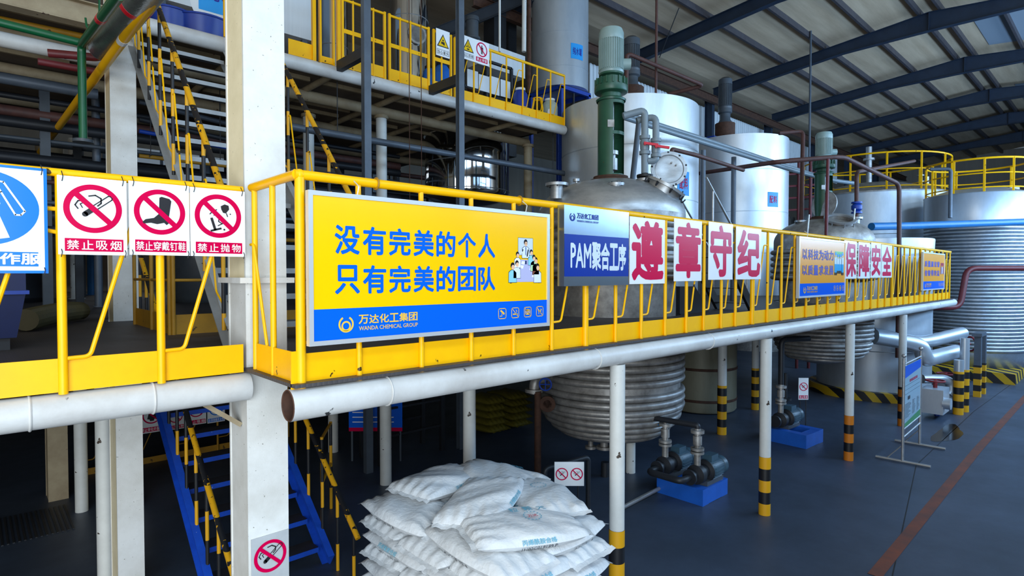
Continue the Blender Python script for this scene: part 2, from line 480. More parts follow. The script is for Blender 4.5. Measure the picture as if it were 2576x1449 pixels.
class Print:
    def __init__(s, o, right, up, nrm, lift=.0012):
        s.o = Vector(o); s.r = Vector(right); s.u = Vector(up); s.n = Vector(nrm); s.lift = lift

    def P(s, x, y, k): return s.o + s.r * x + s.u * y + s.n * (s.lift * k)

    def poly(s, mb, pts, k=1): mb.flat([s.P(x, y, k) for x, y in pts]); return s

    def rect(s, mb, x0, x1, y0, y1, k=1): return s.poly(mb, [(x0, y0), (x1, y0), (x1, y1), (x0, y1)], k)

    def disc(s, mb, x, y, r, k=1, n=40, ry=None):
        ry = ry or r
        return s.poly(mb, [(x + r * math.cos(2 * math.pi * i / n), y + ry * math.sin(2 * math.pi * i / n)) for i in range(n)], k)

    def ringp(s, mb, x, y, r0, r1, k=1, a0=0, a1=360, n=48):
        for i in range(n):
            t0 = R(a0 + (a1 - a0) * i / n); t1 = R(a0 + (a1 - a0) * (i + 1) / n)
            s.poly(mb, [(x + r0 * math.cos(t0), y + r0 * math.sin(t0)), (x + r1 * math.cos(t0), y + r1 * math.sin(t0)),
                        (x + r1 * math.cos(t1), y + r1 * math.sin(t1)), (x + r0 * math.cos(t1), y + r0 * math.sin(t1))], k)
        return s

    def stroke(s, mb, pts, w, k=1, close=False):
        n = len(pts)
        for i in range(n if close else n - 1):
            a = Vector(pts[i]); b = Vector(pts[(i + 1) % n]); d = (b - a)
            if d.length < 1e-9: continue
            d.normalize(); q = Vector((-d.y, d.x)) * (w / 2); a = a - d * (w * .3); b = b + d * (w * .3)
            s.poly(mb, [tuple(a - q), tuple(b - q), tuple(b + q), tuple(a + q)], k)
        return s

    def text(s, mb, t, x0, x1, y0, y1, k=1, bold=.0):
        vs, fs = glyphs(t, bold)
        mb.add([s.P(x0 + (x1 - x0) * a, y0 + (y1 - y0) * b, k + .09 * l) for a, b, l in vs], fs); return s

    def chars(s, mb, t, x0, x1, y0, y1, k=1, bold=.0, fill=.86):   # evenly spaced square characters
        n = len(t); w = (x1 - x0) / n
        for i, ch in enumerate(t):
            if ch == ' ': continue
            thin = .35 if ch in '个人' else 0
            s.text(mb, ch, x0 + w * (i + (1 - fill) / 2), x0 + w * (i + 1 - (1 - fill) / 2), y0, y1, k, bold)
        return s


# ================================================================== the setting
def struct(name, mb, m, **k):
    return mb.build(name, m, kind='structure', smooth=30, **k)


XE, YB, YF, XL = 52.0, 28.0, -3.0, -12.0
RZ = 11.75; RY = 4.7                                  # ridge of the roof


def roofz(y): return RZ - .1 * abs(y - RY) if y <= 12 else RZ - .73 + (.08 * (y - 12) if y < 20 else .64 - .08 * (y - 20))


struct('floor', MB().box(XL - .2, XE + .2, YF - .3, YB + .2, -.3, 0), m_conc, origin=(0, 0, 0))
mb = MB()
for y0, y1 in ((YF - .3, RY), (RY, 12), (12, 20), (20, YB + .3)):
    mb.prism([(XL - .2, y0, roofz(y0 + 1e-4)), (XL - .2, y1, roofz(y1)), (XL - .2, y1, roofz(y1) + .12), (XL - .2, y0, roofz(y0 + 1e-4) + .12)], (XE - XL + .4, 0, 0))
struct('ceiling', mb, m_roof, origin=(0, 0, 0))
mb = MB()                                             # long wall behind the camera: gate, window strip and added high strip for light
mb.box(XL, -7.5, YF - .15, YF, 0, 7.5).box(-7.5, .5, YF - .15, YF, 5.8, 7.5).box(.5, XE, YF - .15, YF, 0, 3.8)
mb.box(.5, XE, YF - .15, YF, 6.2, 7.5).box(.5, 2.9, YF - .15, YF, 3.8, 6.2).box(34.8, XE, YF - .15, YF, 3.8, 6.2)
for i in range(6): mb.box(7.1 + 4.6 * i, 7.5 + 4.6 * i, YF - .15, YF, 3.8, 6.2)
mb.box(XL, XE, YF - .15, YF, 9.3, 11.0).box(XL, -5.1, YF - .15, YF, 7.5, 9.3).box(33.1, XE, YF - .15, YF, 7.5, 9.3)
for i in range(4): mb.box(1.1 + 8 * i, 2.9 + 8 * i, YF - .15, YF, 7.5, 9.3)
struct('wall_front', mb, m_wall, origin=(0, YF, 0))
mb = MB().box(XL - .15, XL, YF, -2.2, 0, 11.2).box(XL - .15, XL, 4.2, YB, 0, 11.2).box(XL - .15, XL, -2.2, 4.2, 6.5, 11.2)
struct('wall_left', mb, m_wall, origin=(XL, 0, 0))
mb = MB().box(XL, 4.0, YB, YB + .15, 0, 11.2).box(4.0, 9.0, YB, YB + .15, 0, 6.9).box(4.0, 9.0, YB, YB + .15, 8.3, 11.2)
mb.box(9.0, XE, YB, YB + .15, 0, 11.2)
struct('wall_back', mb, m_wall, origin=(0, YB, 0))
struct('wall_right', MB().box(XE, XE + .15, YF, YB, 0, 11.6), m_wall, origin=(XE, 0, 0))
mb = MB()
for i in range(6): mb.box(4.0 + i - .05, 4.0 + i + .05, YB - .02, YB + .08, 6.9, 8.3)
struct('window_1', mb, m_steel)
# white corrugated sheets under the eaves line between the bays
mb = MB(); n = 120
for i in range(n):
    x = 15.5 + i * .2
    mb.box(x, x + .1, 12.75, 12.80, 8.7, 10.25); mb.box(x + .1, x + .2, 12.78, 12.83, 8.7, 10.25)
struct('trim_1', mb, m_sheet)
# translucent sheets in the slope beyond the ridge
mb = MB()
for x0 in (23.4, 34.6):
    mb.prism([(x0, 3.9, roofz(3.9) - .012), (x0 + 4.6, 3.9, roofz(3.9) - .012), (x0 + 4.6, .6, roofz(.6) - .012), (x0, .6, roofz(.6) - .012)], (0, 0, -.01))
struct('window_2', mb, m_sky)

# roof frames: one tapered rafter per bay with its column
ords = ['first', 'second', 'third', 'fourth', 'fifth', 'sixth', 'seventh', 'eighth', 'ninth', 'tenth', 'eleventh', 'twelfth', 'thirteenth', 'fourteenth', 'fifteenth', 'sixteenth', 'seventeenth', 'eighteenth', 'nineteenth', 'twentieth']
frames_x = [11.4, 17.1, 22.8, 28.5, 34.2, 39.9, 45.6]


def rafter_web(x, ys, tops, bots, t):
    mb = MB()
    for i in range(len(ys) - 1):
        mb.prism([(x - t / 2, ys[i], bots[i]), (x - t / 2, ys[i + 1], bots[i + 1]), (x - t / 2, ys[i + 1], tops[i + 1]), (x - t / 2, ys[i], tops[i])], (t, 0, 0))
    return mb


for i, x in enumerate(frames_x):
    ys = [12.15, 7.2, RY, 2.2, -2.9]
    tops = [roofz(y if y < 12 else 12) - .22 for y in ys]
    dep = [.40, .38, .60, .38, .40]
    bots = [a - b for a, b in zip(tops, dep)]
    pl = ['nearest the upper silver water tank', 'passing above the first white mixing tank', 'peaking above the second white mixing tank', 'crossing behind the far green agitator motor', 'above the ringed railing of the big domed tank', 'far off above the last tanks', 'farthest off, at the end of the hall'][i]
    r = thing('roof_rafter', (x, 4.7, bots[2]), 'dark blue tapered roof rafter, ' + pl, 'rafter', 'blue roof rafters')
    rafter_web(x, ys, tops, bots, .012).build('web', m_raft, r)
    for nm, e, s_ in (('top_flange', tops, -1), ('bottom_flange', bots, 1)):
        rafter_web(x, ys, [q + (.014 if s_ > 0 else 0) for q in e], [q - (.014 if s_ < 0 else 0) for q in e], .20).build(nm, m_raft, r)
    MB().box(x - .1, x + .1, RY - .012, RY + .012, bots[2], tops[2]).build('ridge_plate', m_raft, r)
    if x > 12:
        c = thing('eaves_column', (x, 12.3, 0), 'dark blue steel column at the eaves, carrying the ' + ords[i] + ' rafter', 'column', 'eaves columns')
        MB().beam((x, 12.32, 0), (x, 12.32, 10.38), .2, .34, .014, up=(0, 1, 0)).build('shaft', m_raft, c)
        MB().box(x - .16, x + .16, 12.1, 12.54, 10.38, 10.40).build('cap_plate', m_raft, c)
for i, y in enumerate((4.98, 6.4, 7.85, 9.3, 10.7, 4.42, 3.0, 1.55, .1)):
    w = ['just on the near side of the ridge', 'first down the near slope from the ridge', 'second down the near slope from the ridge', 'third down the near slope from the ridge', 'lowest on the near slope', 'just beyond the ridge', 'first down the far slope past the ridge', 'second down the far slope past the ridge', 'third down the far slope past the ridge'][i]
    z = roofz(y) - .11
    MB().beam((9.8, y, z), (51.9, y, z), .075, .2, .008, 'C').build('roof_purlin', m_purl, label='long dark steel purlin under the roof sheets, ' + w, cat='purlin', group='roof purlins')
MB().beam((9.8, 12.0, 10.28), (51.9, 12.0, 10.28), .16, .3, .012).build('eaves_beam', m_rust, label='rusty steel beam along the eaves behind the white mixing tanks', cat='beam')
# brace rods and hangers under the roof
MB().cyl(pd(1708, 20, 17.5), pd(1659, 145, 18.5), .014, seg=8).build('brace_rod', m_dark, label='thin dark brace rod slanting under the roof near the first rafter', cat='rod')
MB().cyl((11.5, 5.1, 11.3), (9.9, 11.6, 10.75), .016, seg=8).build('tie_rod', m_dark, label='thin dark tie rod under the roof at top centre', cat='rod')

# floor markings and stains
def strip(pts, w, z=.004):
    mb = MB(); pts = [Vector(p) for p in pts]
    L_, R_ = [], []
    for i, p in enumerate(pts):
        d = (pts[min(i + 1, len(pts) - 1)] - pts[max(i - 1, 0)]).normalized(); q = Vector((-d.y, d.x, 0)) * (w / 2)
        L_.append(Vector((p.x, p.y, z)) + q); R_.append(Vector((p.x, p.y, z)) - q)
    for i in range(len(pts) - 1): mb.flat([R_[i], R_[i + 1], L_[i + 1], L_[i]])
    return mb


struct('trim_2', strip([pz(2200, 1449, 0), pz(2330, 1290, 0), pz(2460, 1130, 0), pz(2576, 1003, 0), pz(2640, 940, 0)], .13), m_orange)
struct('trim_3', strip([pz(2245, 1449, 0), pz(2305, 1170, 0), pz(2450, 1035, 0), pz(2560, 955, 0)], .012, .003), m_black)
random.seed(3)
pc = pz(2385, 1090, 0)
pts = []
for i in range(28):
    t = 2 * math.pi * i / 28; q = .85 + .15 * math.sin(3 * t) + .08 * random.random()
    pts.append((pc.x + .95 * q * math.cos(t) + .1 * math.sin(t), pc.y + .22 * q * math.sin(t), .003))
MB().flat(pts).build('puddle', m_water, label='dark wet puddle on the concrete beyond the notice stand', cat='puddle')

# ================================================================== lower platform
DZ = 2.48
XEND = 18.15
R1 = (7.41, 5.67); R2 = (13.92, 4.78); TE = (17.36, 4.72)
outer = [(-9, 3.95), (1.30, 3.95), (1.30, 3.14), (XEND, 3.14), (XEND, 11.6), (13.0, 11.6), (13.0, 25.5), (-9, 25.5)]
holes = [[(1.52, 6.65), (2.85, 6.65), (2.85, 8.98), (1.52, 8.98)], circ(*R1, 1.08), circ(*R2, 1.0), circ(*TE, 1.36),
         [(1.25, 3.97), (1.66, 3.97), (1.66, 4.33), (1.25, 4.33)], [(1.3, 9.005), (1.66, 9.005), (1.66, 9.43), (1.3, 9.43)], [(4.55, 7.95), (6.3, 7.95), (6.3, 8.95), (4.55, 8.95)]]
plat = thing('walkway_platform', (1.3, 3.2, 2.27), 'raised steel walkway platform with chequered deck and white tube edge', 'platform')
plate(outer, holes, DZ - .02, DZ).build('deck_plate', m_deck, plat, label='dark chequered deck plate')
MB().tube([(1.285, 3.2, 2.36), (18.45, 3.2, 2.37)], .09, 28, caps=False).build('edge_pipe', m_pipew, plat, label='white edge tube with chipped paint and an open end')
MB().ring([[(x, 3.2 + r * math.cos(2 * math.pi * j / 28), 2.36 + r * math.sin(2 * math.pi * j / 28)) for j in range(28)] for x, r in ((1.285, .09), (1.28, .086), (1.285, .081), (1.9, .081))], cap0=False).build('edge_pipe_bore', m_rust, plat, label='rusty bore of the open tube end')
MB().cyl((-9, 3.95, 2.36), (1.325, 3.95, 2.36), .09, seg=28).build('edge_pipe', m_pipew, plat, label='white edge tube of the left section')
for x in (1.9, 3.95, 5.9): MB().torus((x, 3.2, 2.36), .091, .006, (1, 0, 0), 24, 6).build('weld_ring', m_pipew, plat)
for x in (.22, .78): MB().torus((x, 3.95, 2.36), .091, .007, (1, 0, 0), 24, 6).build('weld_ring', m_pipew, plat)
for y, x0, x1 in ((5.35, 1.7, 6.2), (7.5, 3.0, 13), (9.5, 3.0, 13), (6.9, -9, 1.4), (10.3, -9, 1.4), (14, -9, 13), (18, -9, 13)):
    MB().cyl((x0, y, 2.36), (x1, y, 2.36), .08, seg=14).build('floor_beam', m_beamc, plat)
for x in (-2.5, -.6, 3.0, 4.32, 10.4): MB().beam((x, 4.0 if x < 1.3 else 3.28, 2.38), (x, 11.4, 2.38), .08, .14, .008, 'C').build('floor_joist', m_beamc, plat)

# white support posts of the platform with hazard bands at the foot
post_defs = [((4.32, 3.22), 2.27, .07, .75, sm_post, 'first white support post from the sack pile, under the walkway edge'),
             ((7.45, 3.22), 2.27, .07, .75, sm_post, 'second white support post from the sack pile, under the walkway edge'),
             ((10.66, 3.22), 2.27, .07, .75, sm_posto, 'third white support post from the sack pile, beside the notice stand'),
             ((13.87, 3.22), 2.27, .07, .80, sm_posto, 'farthest white support post, mostly behind the notice stand'),
             ((10.6, 5.42), 2.27, .085, .95, sm_post, 'white support post with chipped paint in front of the pale floor tank'),
             ((13.1, 5.9), 2.27, .08, .95, sm_post, 'white support post in the dark behind the far pump'),
             ((4.3, 5.35), 2.28, .075, 0, None, 'plain white support post rising behind the sack pile'),
             ((4.6, 9.5), 2.28, .085, 0, None, 'plain white support post standing in the dark behind the right-hand stair rail'),
             ((4.45, 7.5), 2.28, .085, 0, None, 'plain white support post inside the dark hoist bay'),
             ((1.03, 9.34), 2.28, .072, 0, None, 'round white support post in the dark left of the square column'),
             ((.955, 6.98), 2.28, .072, 0, None, 'stained round white support post close to the square column')]
for (x, y), zt, r, hz, sm, lb in post_defs:
    p = thing('support_post', (x, y, 0), lb, 'post', 'white support posts')
    MB().cyl((x, y, 0), (x, y, zt), r, seg=20).build('shaft', m_post, p)
    if hz:
        MB().lathe([(r + .001, 0), (r + .003, .001), (r + .003, hz), (r, hz + .001)], (x, y, 0), seg=20).build('hazard_band', sm, p, label='black and yellow bands at the foot')


# ------------------------------------------------------------------ railings
def railing(name, label, axis, c, posts, z0, z1, rt=.028, rp=.018, rb=.009, toe=.18, thick=(), ends=(0, 0), mt=None, braces=True, mid=None, toe_t=.006, zl=.2, zh=.82, last=True):
    mt = mt or m_yel
    def P(s, z, off=0): return Vector((s, c + off, z)) if axis == 'x' else Vector((c + off, s, z))
    t = thing(name, P(posts[0], z0), label, 'railing')
    MB().cyl(P(posts[0] + ends[0], z1 - rt), P(posts[-1] + ends[1], z1 - rt), rt, seg=16).build('top_rail', mt, t)
    if toe:
        a, b = posts[0] + ends[0] * .3, posts[-1] + ends[1] * .3
        mb = MB()
        if axis == 'x': mb.box(a, b, c + .014, c + .014 + toe_t, z0, z0 + toe)
        else: mb.box(c + .014, c + .014 + toe_t, a, b, z0, z0 + toe)
        mb.build('toe_board', mt, t)
    if mid:
        MB().cyl(P(posts[0], z0 + mid), P(posts[-1], z0 + mid), rp * .8, seg=10).build('mid_rail', mt, t)
    for i, s in enumerate(posts if last else posts[:-1]):
        MB().cyl(P(s, z0 - .01), P(s, z1 - rt), rp * (1.6 if i in thick else 1), seg=12).build('baluster', mt, t)
    if braces:
        H = z1 - z0
        for i in range(len(posts) - 1):
            a, b = posts[i], posts[i + 1]; g = (b - a)
            MB().tube([P(a, z0 + H * zl), P(a + g * .26, z0 + H * zl + .004), P(b - g * .26, z0 + H * zh), P(b, z0 + H * zh)], rb, 8, bend=.03).build('brace_rod', mt, t)
    return t


xs = [1.36, 1.72, 2.17, 2.59, 3.0, 3.42, 3.84, 4.26, 4.66, 5.07, 5.47, 5.83, 6.22, 6.56, 7.0]
while xs[-1] < 17.9: xs.append(round(xs[-1] + .425, 3))
xs[-1] = 18.0
front_rail = railing('safety_railing', 'long yellow safety railing along the walkway edge, hung with slogan signs', 'x', 3.2, xs, 2.46, 3.675, rt=.028, rp=.017, thick=(0, 6, 14, 21, 28, 33), ends=(-.03, .03))
MB().sphere((1.36, 3.2, 3.647), .032).build('corner_elbow', m_yel, front_rail)
for x in (1.84, 3.06):
    MB().torus((x, 3.2, 3.647), .034, .006, (1, 0, 0), 16, 6).build('wire_loop', m_yel_shade, front_rail)
MB().box(1.30, 1.35, 3.19, 3.2, 2.43, 2.66).build('corner_plate', m_yel, front_rail)
ret_rail = railing('return_railing', 'short yellow railing returning from the corner post to the white column', 'y', 1.345, [3.86, 3.56], 2.46, 3.675, rt=.028, rp=.018, ends=(.04, -.36), braces=False, toe=0)
MB().box(1.335, 1.341, 3.2, 3.82, 2.46, 2.65).build('toe_board', m_yel, ret_rail)
MB().tube([(1.33, 3.89, 3.28), (1.33, 3.84, 3.28), (1.345, 3.66, 2.63), (1.345, 3.57, 2.62)], .010, 8, bend=.03).build('brace_rod', m_yel, ret_rail)
left_rail = railing('safety_railing', 'yellow safety railing left of the white column, hung with prohibition signs', 'x', 3.9, [-3.0, -2.5, -2.04, -1.56, -1.08, -.58, -.1, .36, .82, 1.285], 2.46, 3.65, rt=.022, rp=.022, rb=.0115, zl=.15, last=False)
MB().tube([(.305, 3.9, 3.32), (.36, 3.9, 3.31)], .011, 8).build('stub', m_yel, left_rail)

# guard round the stair opening in the deck
g1 = railing('stair_opening_guard', 'dusty yellow guard rail along the near side of the stair opening', 'x', 6.6, [1.5, 2.2, 2.9], 2.48, 3.5, rt=.022, rp=.02, toe=.2, mt=m_yel_shade, braces=False, mid=.55)
g2 = railing('stair_opening_guard', 'dusty yellow guard rail running back along the left of the stair opening', 'y', 1.47, [6.62, 7.4, 8.3], 2.48, 3.5, rt=.022, rp=.02, toe=.2, mt=m_yel_shade, braces=False, mid=.55)

# ================================================================== columns
def square_column(x0, x1, y0, y1, z1, label, plates=(), z0=0, side=None, front=None):
    c = thing('square_column', ((x0 + x1) / 2, (y0 + y1) / 2, z0), label, 'column', 'square columns')
    MB().box(x0, x1, y0, y0 + .022, z0, z1).build('front_flange', front or m_white, c)
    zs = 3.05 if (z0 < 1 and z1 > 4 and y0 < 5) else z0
    MB().box(x0 + .006, x1 - .006, y0 + .022, y1 - .022, zs, z1).build('side_plate', side or m_warm_side, c, label='cream-coloured side plate')
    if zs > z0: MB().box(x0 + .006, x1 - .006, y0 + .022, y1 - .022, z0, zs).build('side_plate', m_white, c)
    MB().box(x0, x1, y1 - .022, y1, z0, z1).build('rear_flange', front or m_white, c)
    for z in plates:
        MB().box(x0 - .05, x1 + .035, y0 - .05, y1 + .05, z - .018, z + .018).build('splice_plate', m_white, c)
    return c


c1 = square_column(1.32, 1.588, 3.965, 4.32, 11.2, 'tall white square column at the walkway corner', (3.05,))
MB().bar((.98, 4.12, 2.34), (1.32, 4.12, 2.08), .09, .03).build('knee_brace', m_beamc, c1)
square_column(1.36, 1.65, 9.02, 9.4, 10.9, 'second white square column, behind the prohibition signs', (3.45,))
square_column(.985, 1.2, 6.5, 6.87, DZ - .02, 'cream square column below the deck, left of the blue stair')
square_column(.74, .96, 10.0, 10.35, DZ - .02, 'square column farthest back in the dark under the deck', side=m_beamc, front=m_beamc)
random.seed(5)
for k, (u0, u1, vb, mtl, lb) in enumerate([(103, 160, 748, m_beamc, 'broad cream round column at the back left, below the green pipe'),
                                            (181, 207, 752, m_post, 'slim pale round column beside the broad cream one'),
                                            (222, 240, 742, m_bluepipe, 'blue-painted round column at the back left'),
                                            (240, 258, 772, m_steel, 'grey round column just left of the second white column'),
                                            (820, 850, 705, m_post, 'pale round column seen beside the upper stair rail')]):
    b = pz((u0 + u1) / 2, vb, DZ); d = (b - Vector((0, 0, CAMZ))).dot(FWD); r = (u1 - u0) / 2 / FPX * d
    top = 6.42
    p = thing('round_column', b, lb, 'column', 'round columns between the decks')
    MB().cyl(b, (b.x, b.y, top), r, seg=20).build('shaft', mtl, p)
    MB().cyl(b, (b.x, b.y, b.z + .02), r * 1.4, seg=20).build('base_plate', mtl, p)

# ================================================================== upper platform
UZ = 6.53; UY = 9.1
up = thing('upper_platform', (0, UY, 6.31), 'upper steel platform with white tube edge above the stairs', 'platform')
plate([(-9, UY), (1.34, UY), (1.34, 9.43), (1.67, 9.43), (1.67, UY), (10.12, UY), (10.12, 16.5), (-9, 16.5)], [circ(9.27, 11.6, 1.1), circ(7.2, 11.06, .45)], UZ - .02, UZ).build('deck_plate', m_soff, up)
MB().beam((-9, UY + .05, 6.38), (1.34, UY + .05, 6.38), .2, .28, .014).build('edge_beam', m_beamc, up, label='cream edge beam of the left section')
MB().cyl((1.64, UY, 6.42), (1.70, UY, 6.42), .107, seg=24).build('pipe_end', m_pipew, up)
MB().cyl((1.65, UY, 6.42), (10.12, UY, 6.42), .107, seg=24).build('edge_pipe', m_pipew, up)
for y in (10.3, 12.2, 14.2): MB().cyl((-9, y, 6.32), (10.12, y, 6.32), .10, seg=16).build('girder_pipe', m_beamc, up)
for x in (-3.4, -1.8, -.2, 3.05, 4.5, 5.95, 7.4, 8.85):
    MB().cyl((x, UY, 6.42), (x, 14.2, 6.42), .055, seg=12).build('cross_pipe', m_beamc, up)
xx = [-8.9, -7, -5, -3.4, -1.8, -.2, 1.35, 1.65, 3.05, 4.5, 5.95, 7.4, 8.85, 10.1]
for y in (9.45, 9.85, 10.75, 11.2, 11.7, 12.7):
    for a, b in zip(xx[2:], xx[3:]):
        if b - a > .5: MB().bar((a + .12, y, 6.47), (b - .12, y, 6.47), .05, .07).build('joist', m_beamc, up)
for lb, x, y in (('cream pipe column under the upper platform, behind the big yellow banner', 6.05, 10.3), ('cream pipe column under the upper platform, left of the grey hoist mast', 4.95, 11.2), ('brown-stained pipe column at the right end of the upper platform', 10.0, 10.15)):
    p = thing('pipe_column', (x, y, DZ), lb, 'column', 'pipe columns under the upper platform')
    MB().cyl((x, y, DZ), (x, y, 6.24), .105, seg=18).build('shaft', m_post if x < 7 else m_beamc, p)
    MB().cyl((x, y, 6.18), (x, y, 6.24), .14, seg=18).build('collar', m_beamc, p)

uu = [975, 1007, 1033, 1059]
# railing panels of the upper platform
def ux(u): return py(u, 200, UY).x
ZT, ZB = 7.70, 6.54
pA = railing('upper_railing', 'yellow railing of the upper platform hung with two warning signs', 'x', UY, [ux(u) for u in (1144, 1192, 1234, 1274, 1315, 1351, 1385, 1420)], ZB, ZT, rt=.028, rp=.018, thick=(0,), zl=.15, zh=.80)
def gate(name, label, us, hinge=None):
    xs_ = [ux(u) for u in us]
    t = thing(name, (xs_[0], UY, ZB), label, 'gate', 'upper platform gates')
    f = MB(); f.cyl((xs_[0], UY, ZT - .03), (xs_[-1], UY, ZT - .03), .022, seg=12)
    f.build('top_bar', m_yel, t)
    MB().box(xs_[0], xs_[-1], UY - .004, UY + .004, ZB, ZB + .2).build('kick_plate', m_yel, t)
    MB().box(xs_[0], xs_[-1], UY - .006, UY + .006, ZB + .58, ZB + .65).build('mid_bar', m_yel, t)
    for i, x in enumerate(xs_):
        w = .02 if i in (0, len(xs_) - 1) else .012
        MB().box(x - w, x + w, UY - w, UY + w, ZB - .02, ZT).build('upright', m_yel, t)
    return t
gate('platform_gate', 'yellow barred gate on the upper platform, left of the polished column', (862, 889, 915, 940, 968))
gate('platform_gate', 'yellow barred gate on the upper platform, in front of the polished column', (980, 1007, 1033, 1059, 1078))
gate('platform_gate', 'narrow yellow gate on the upper platform holding the head-hazard sign', (1091, 1111, 1134))
t = thing('swing_gate', (ux(792), UY, ZB), 'tall open yellow gate leaf beside the white water box', 'gate')
for u, w in ((790, .028), (806, .014), (839, .012), (852, .028)):
    MB().box(ux(u) - w, ux(u) + w, UY - .03, UY + .03, ZB - .03, 8.4).build('upright', m_yel, t)
MB().box(ux(806), ux(839), UY - .01, UY + .01, ZB, ZB + .1).build('kick_plate', m_yel, t)
MB().box(ux(790), ux(852), UY - .02, UY + .02, 8.34, 8.4).build('top_bar', m_yel, t)
t = thing('toe_plate', (ux(735), UY, ZB), 'yellow toe plate on the platform edge just right of the white column', 'toe plate')
MB().box(ux(727), ux(786), UY + .01, UY + .018, ZB, ZB + .24).build('plate', m_yel, t)
MB().cyl((ux(567), UY, ZB), (ux(567), UY, 8.2), .02, seg=10).build('upright', m_yel, t)

# ================================================================== stairs
def stair(label, x0, x1, ya, za, yb, zb, n, m_str, m_tread, nose, hand_off, foot):
    # climbs away from the camera: foot (ya, za) to head (yb, zb)
    t = thing('steel_stair', ((x0 + x1) / 2, ya, za), label, 'stair')
    for x in (x0, x1):
        MB().beam((x, ya, za + .05), (x, yb, zb), .07, .2, .01, 'C').build('stringer', m_str, t)
    for i in range(n):
        f = (i + .7) / n; y = ya + (yb - ya) * f; z = za + (zb - za) * f
        tr = MB().box(x0 + .035, x1 - .035, y - .02, y + .20, z - .006, z).build('tread', m_tread, t)
        MB().box(x0 + .035, x1 - .035, y - .026, y - .02, z - .05, z + .001).build('nosing', nose, tr)
    return t


def stair_rail(st, x, pts, rb, gap, bal, low):
    (ya, za), (yb, zb) = pts
    t = MB().cyl((x, ya, za), (x, yb, zb), .027, seg=14).build('handrail', sm_hand, st, label='black and yellow striped handrail')
    n = int(abs(yb - ya) / gap); prev = None
    for i in range(n + 1):
        y = ya + (yb - ya) * (i + .25) / (n + .4); z = za + (zb - za) * (y - ya) / (yb - ya)
        MB().cyl((x, y, low(y)), (x, y, z), .017, seg=10).build('baluster', sm_bal, t)
        if i and bal:
            MB().tube([(x, y, low(y) + .82), (x, y - .06, low(y) + .83), (x, y - gap * .65, low(y - gap * .75) + .18), (x, y - gap, low(y - gap) + .2)], .0085, 8, bend=.03).build('brace_rod', m_yel, t)
    return t


us_low = lambda y: 2.5 + (y - 5.18) * .955 + .05
up_stair = stair('galvanised stair climbing from the deck to the upper platform behind the white column', 1.6, 2.74, 5.18, 2.48, 9.02, 6.2, 15, m_stair_g, m_treadg, m_stair_g, 1, 0)
stair_rail(up_stair, 1.57, ((5.12, 3.66), (9.0, 7.72)), .03, .5, True, us_low)
stair_rail(up_stair, 2.77, ((5.12, 3.66), (9.0, 7.72)), .03, .5, True, us_low)
ls_low = lambda y: (y - 5.78) * .79 + .06
low_stair = stair('blue stair climbing from the floor to the deck behind the white column', 1.6, 2.74, 5.78, 0.0, 8.85, 2.42, 11, m_stair_b, m_treadd, m_stair_b, 1, 0)
stair_rail(low_stair, 1.62, ((5.2, .48), (8.85, 3.4)), .03, .36, False, ls_low)
stair_rail(low_stair, 2.77, ((5.2, .48), (8.85, 3.4)), .03, .36, False, ls_low)


# ================================================================== signs
XR, ZU, NF = (1, 0, 0), (0, 0, 1), (0, -1, 0)


def board(name, label, cat, x0, x1, z0, z1, y, thick, m, group=None, tilt=None):
    t = thing(name, ((x0 + x1) / 2, y, z0), label, cat, group)
    MB().box(x0, x1, y - thick / 2, y + thick / 2, z0, z1).build('panel', m, t)
    pr = Print((x0, y - thick / 2, z0), XR, ZU, NF)
    return t, pr, x1 - x0, z1 - z0


def wires(t, pts):
    for p in pts:
        MB().tube([Vector(p) + Vector((0, -.004, -.025)), Vector(p) + Vector((.004, -.012, .0)), Vector(p) + Vector((0, .012, .03))], .0022, 6).build('tie_wire', m_dark, t)


def prohibition(pr, t, cx, cy, r, w, m=None):
    mb = MB(); pr.ringp(mb, cx, cy, r - w, r, 2, n=56)
    q = (r - w / 2) * .7071
    pr.stroke(mb, [(cx - q, cy + q), (cx + q, cy - q)], w, 4)
    mb.build('prohibition_ring', m or m_sred, t)


def pict_smoke(pr, t, cx, cy, s):
    mb = MB(); d = Vector((.77, .64)); q = Vector((-.64, .77)); c = Vector((cx, cy))
    def A(a, b): return tuple(c + (d * a + q * b) * s)
    pr.stroke(mb, [A(-.05, .08), A(.62, .08), A(.66, .04), A(.66, -.04), A(.62, -.08), A(-.05, -.08)], .034 * s, 3)
    pr.poly(mb, [A(-.30, -.085), A(-.05, -.085), A(-.02, .085), A(-.30, .085)], 3)
    p = A(-.30, 0); pr.disc(mb, p[0], p[1], .085 * s, 3, 16)
    for pts, w in (([(-.42, -.02), (-.5, .1), (-.42, .24), (-.25, .27)], .04), ([(-.3, .02), (-.36, .14), (-.25, .2), (-.1, .16)], .03), ([(-.12, .42), (.06, .46), (.22, .36), (.22, .2), (.12, .1)], .045)):
        pr.stroke(mb, [(cx + a * s, cy + b * s) for a, b in pts], w * s, 3)
    mb.build('pictogram', m_sblk, t)


def pict_boot(pr, t, cx, cy, s):
    mb = MB()
    P = [(-.02, .52), (.05, .56), (.3, .5), (.36, .42), (.26, -.28), (.30, -.36), (.2, -.46), (.12, -.38), (-.1, -.44), (-.3, -.4), (-.52, -.44), (-.56, -.38), (-.46, -.28), (-.2, -.22), (-.04, -.06)]
    pr.poly(mb, [(cx + a * s, cy + b * s) for a, b in P], 3); mb.build('pictogram', m_sblk, t)


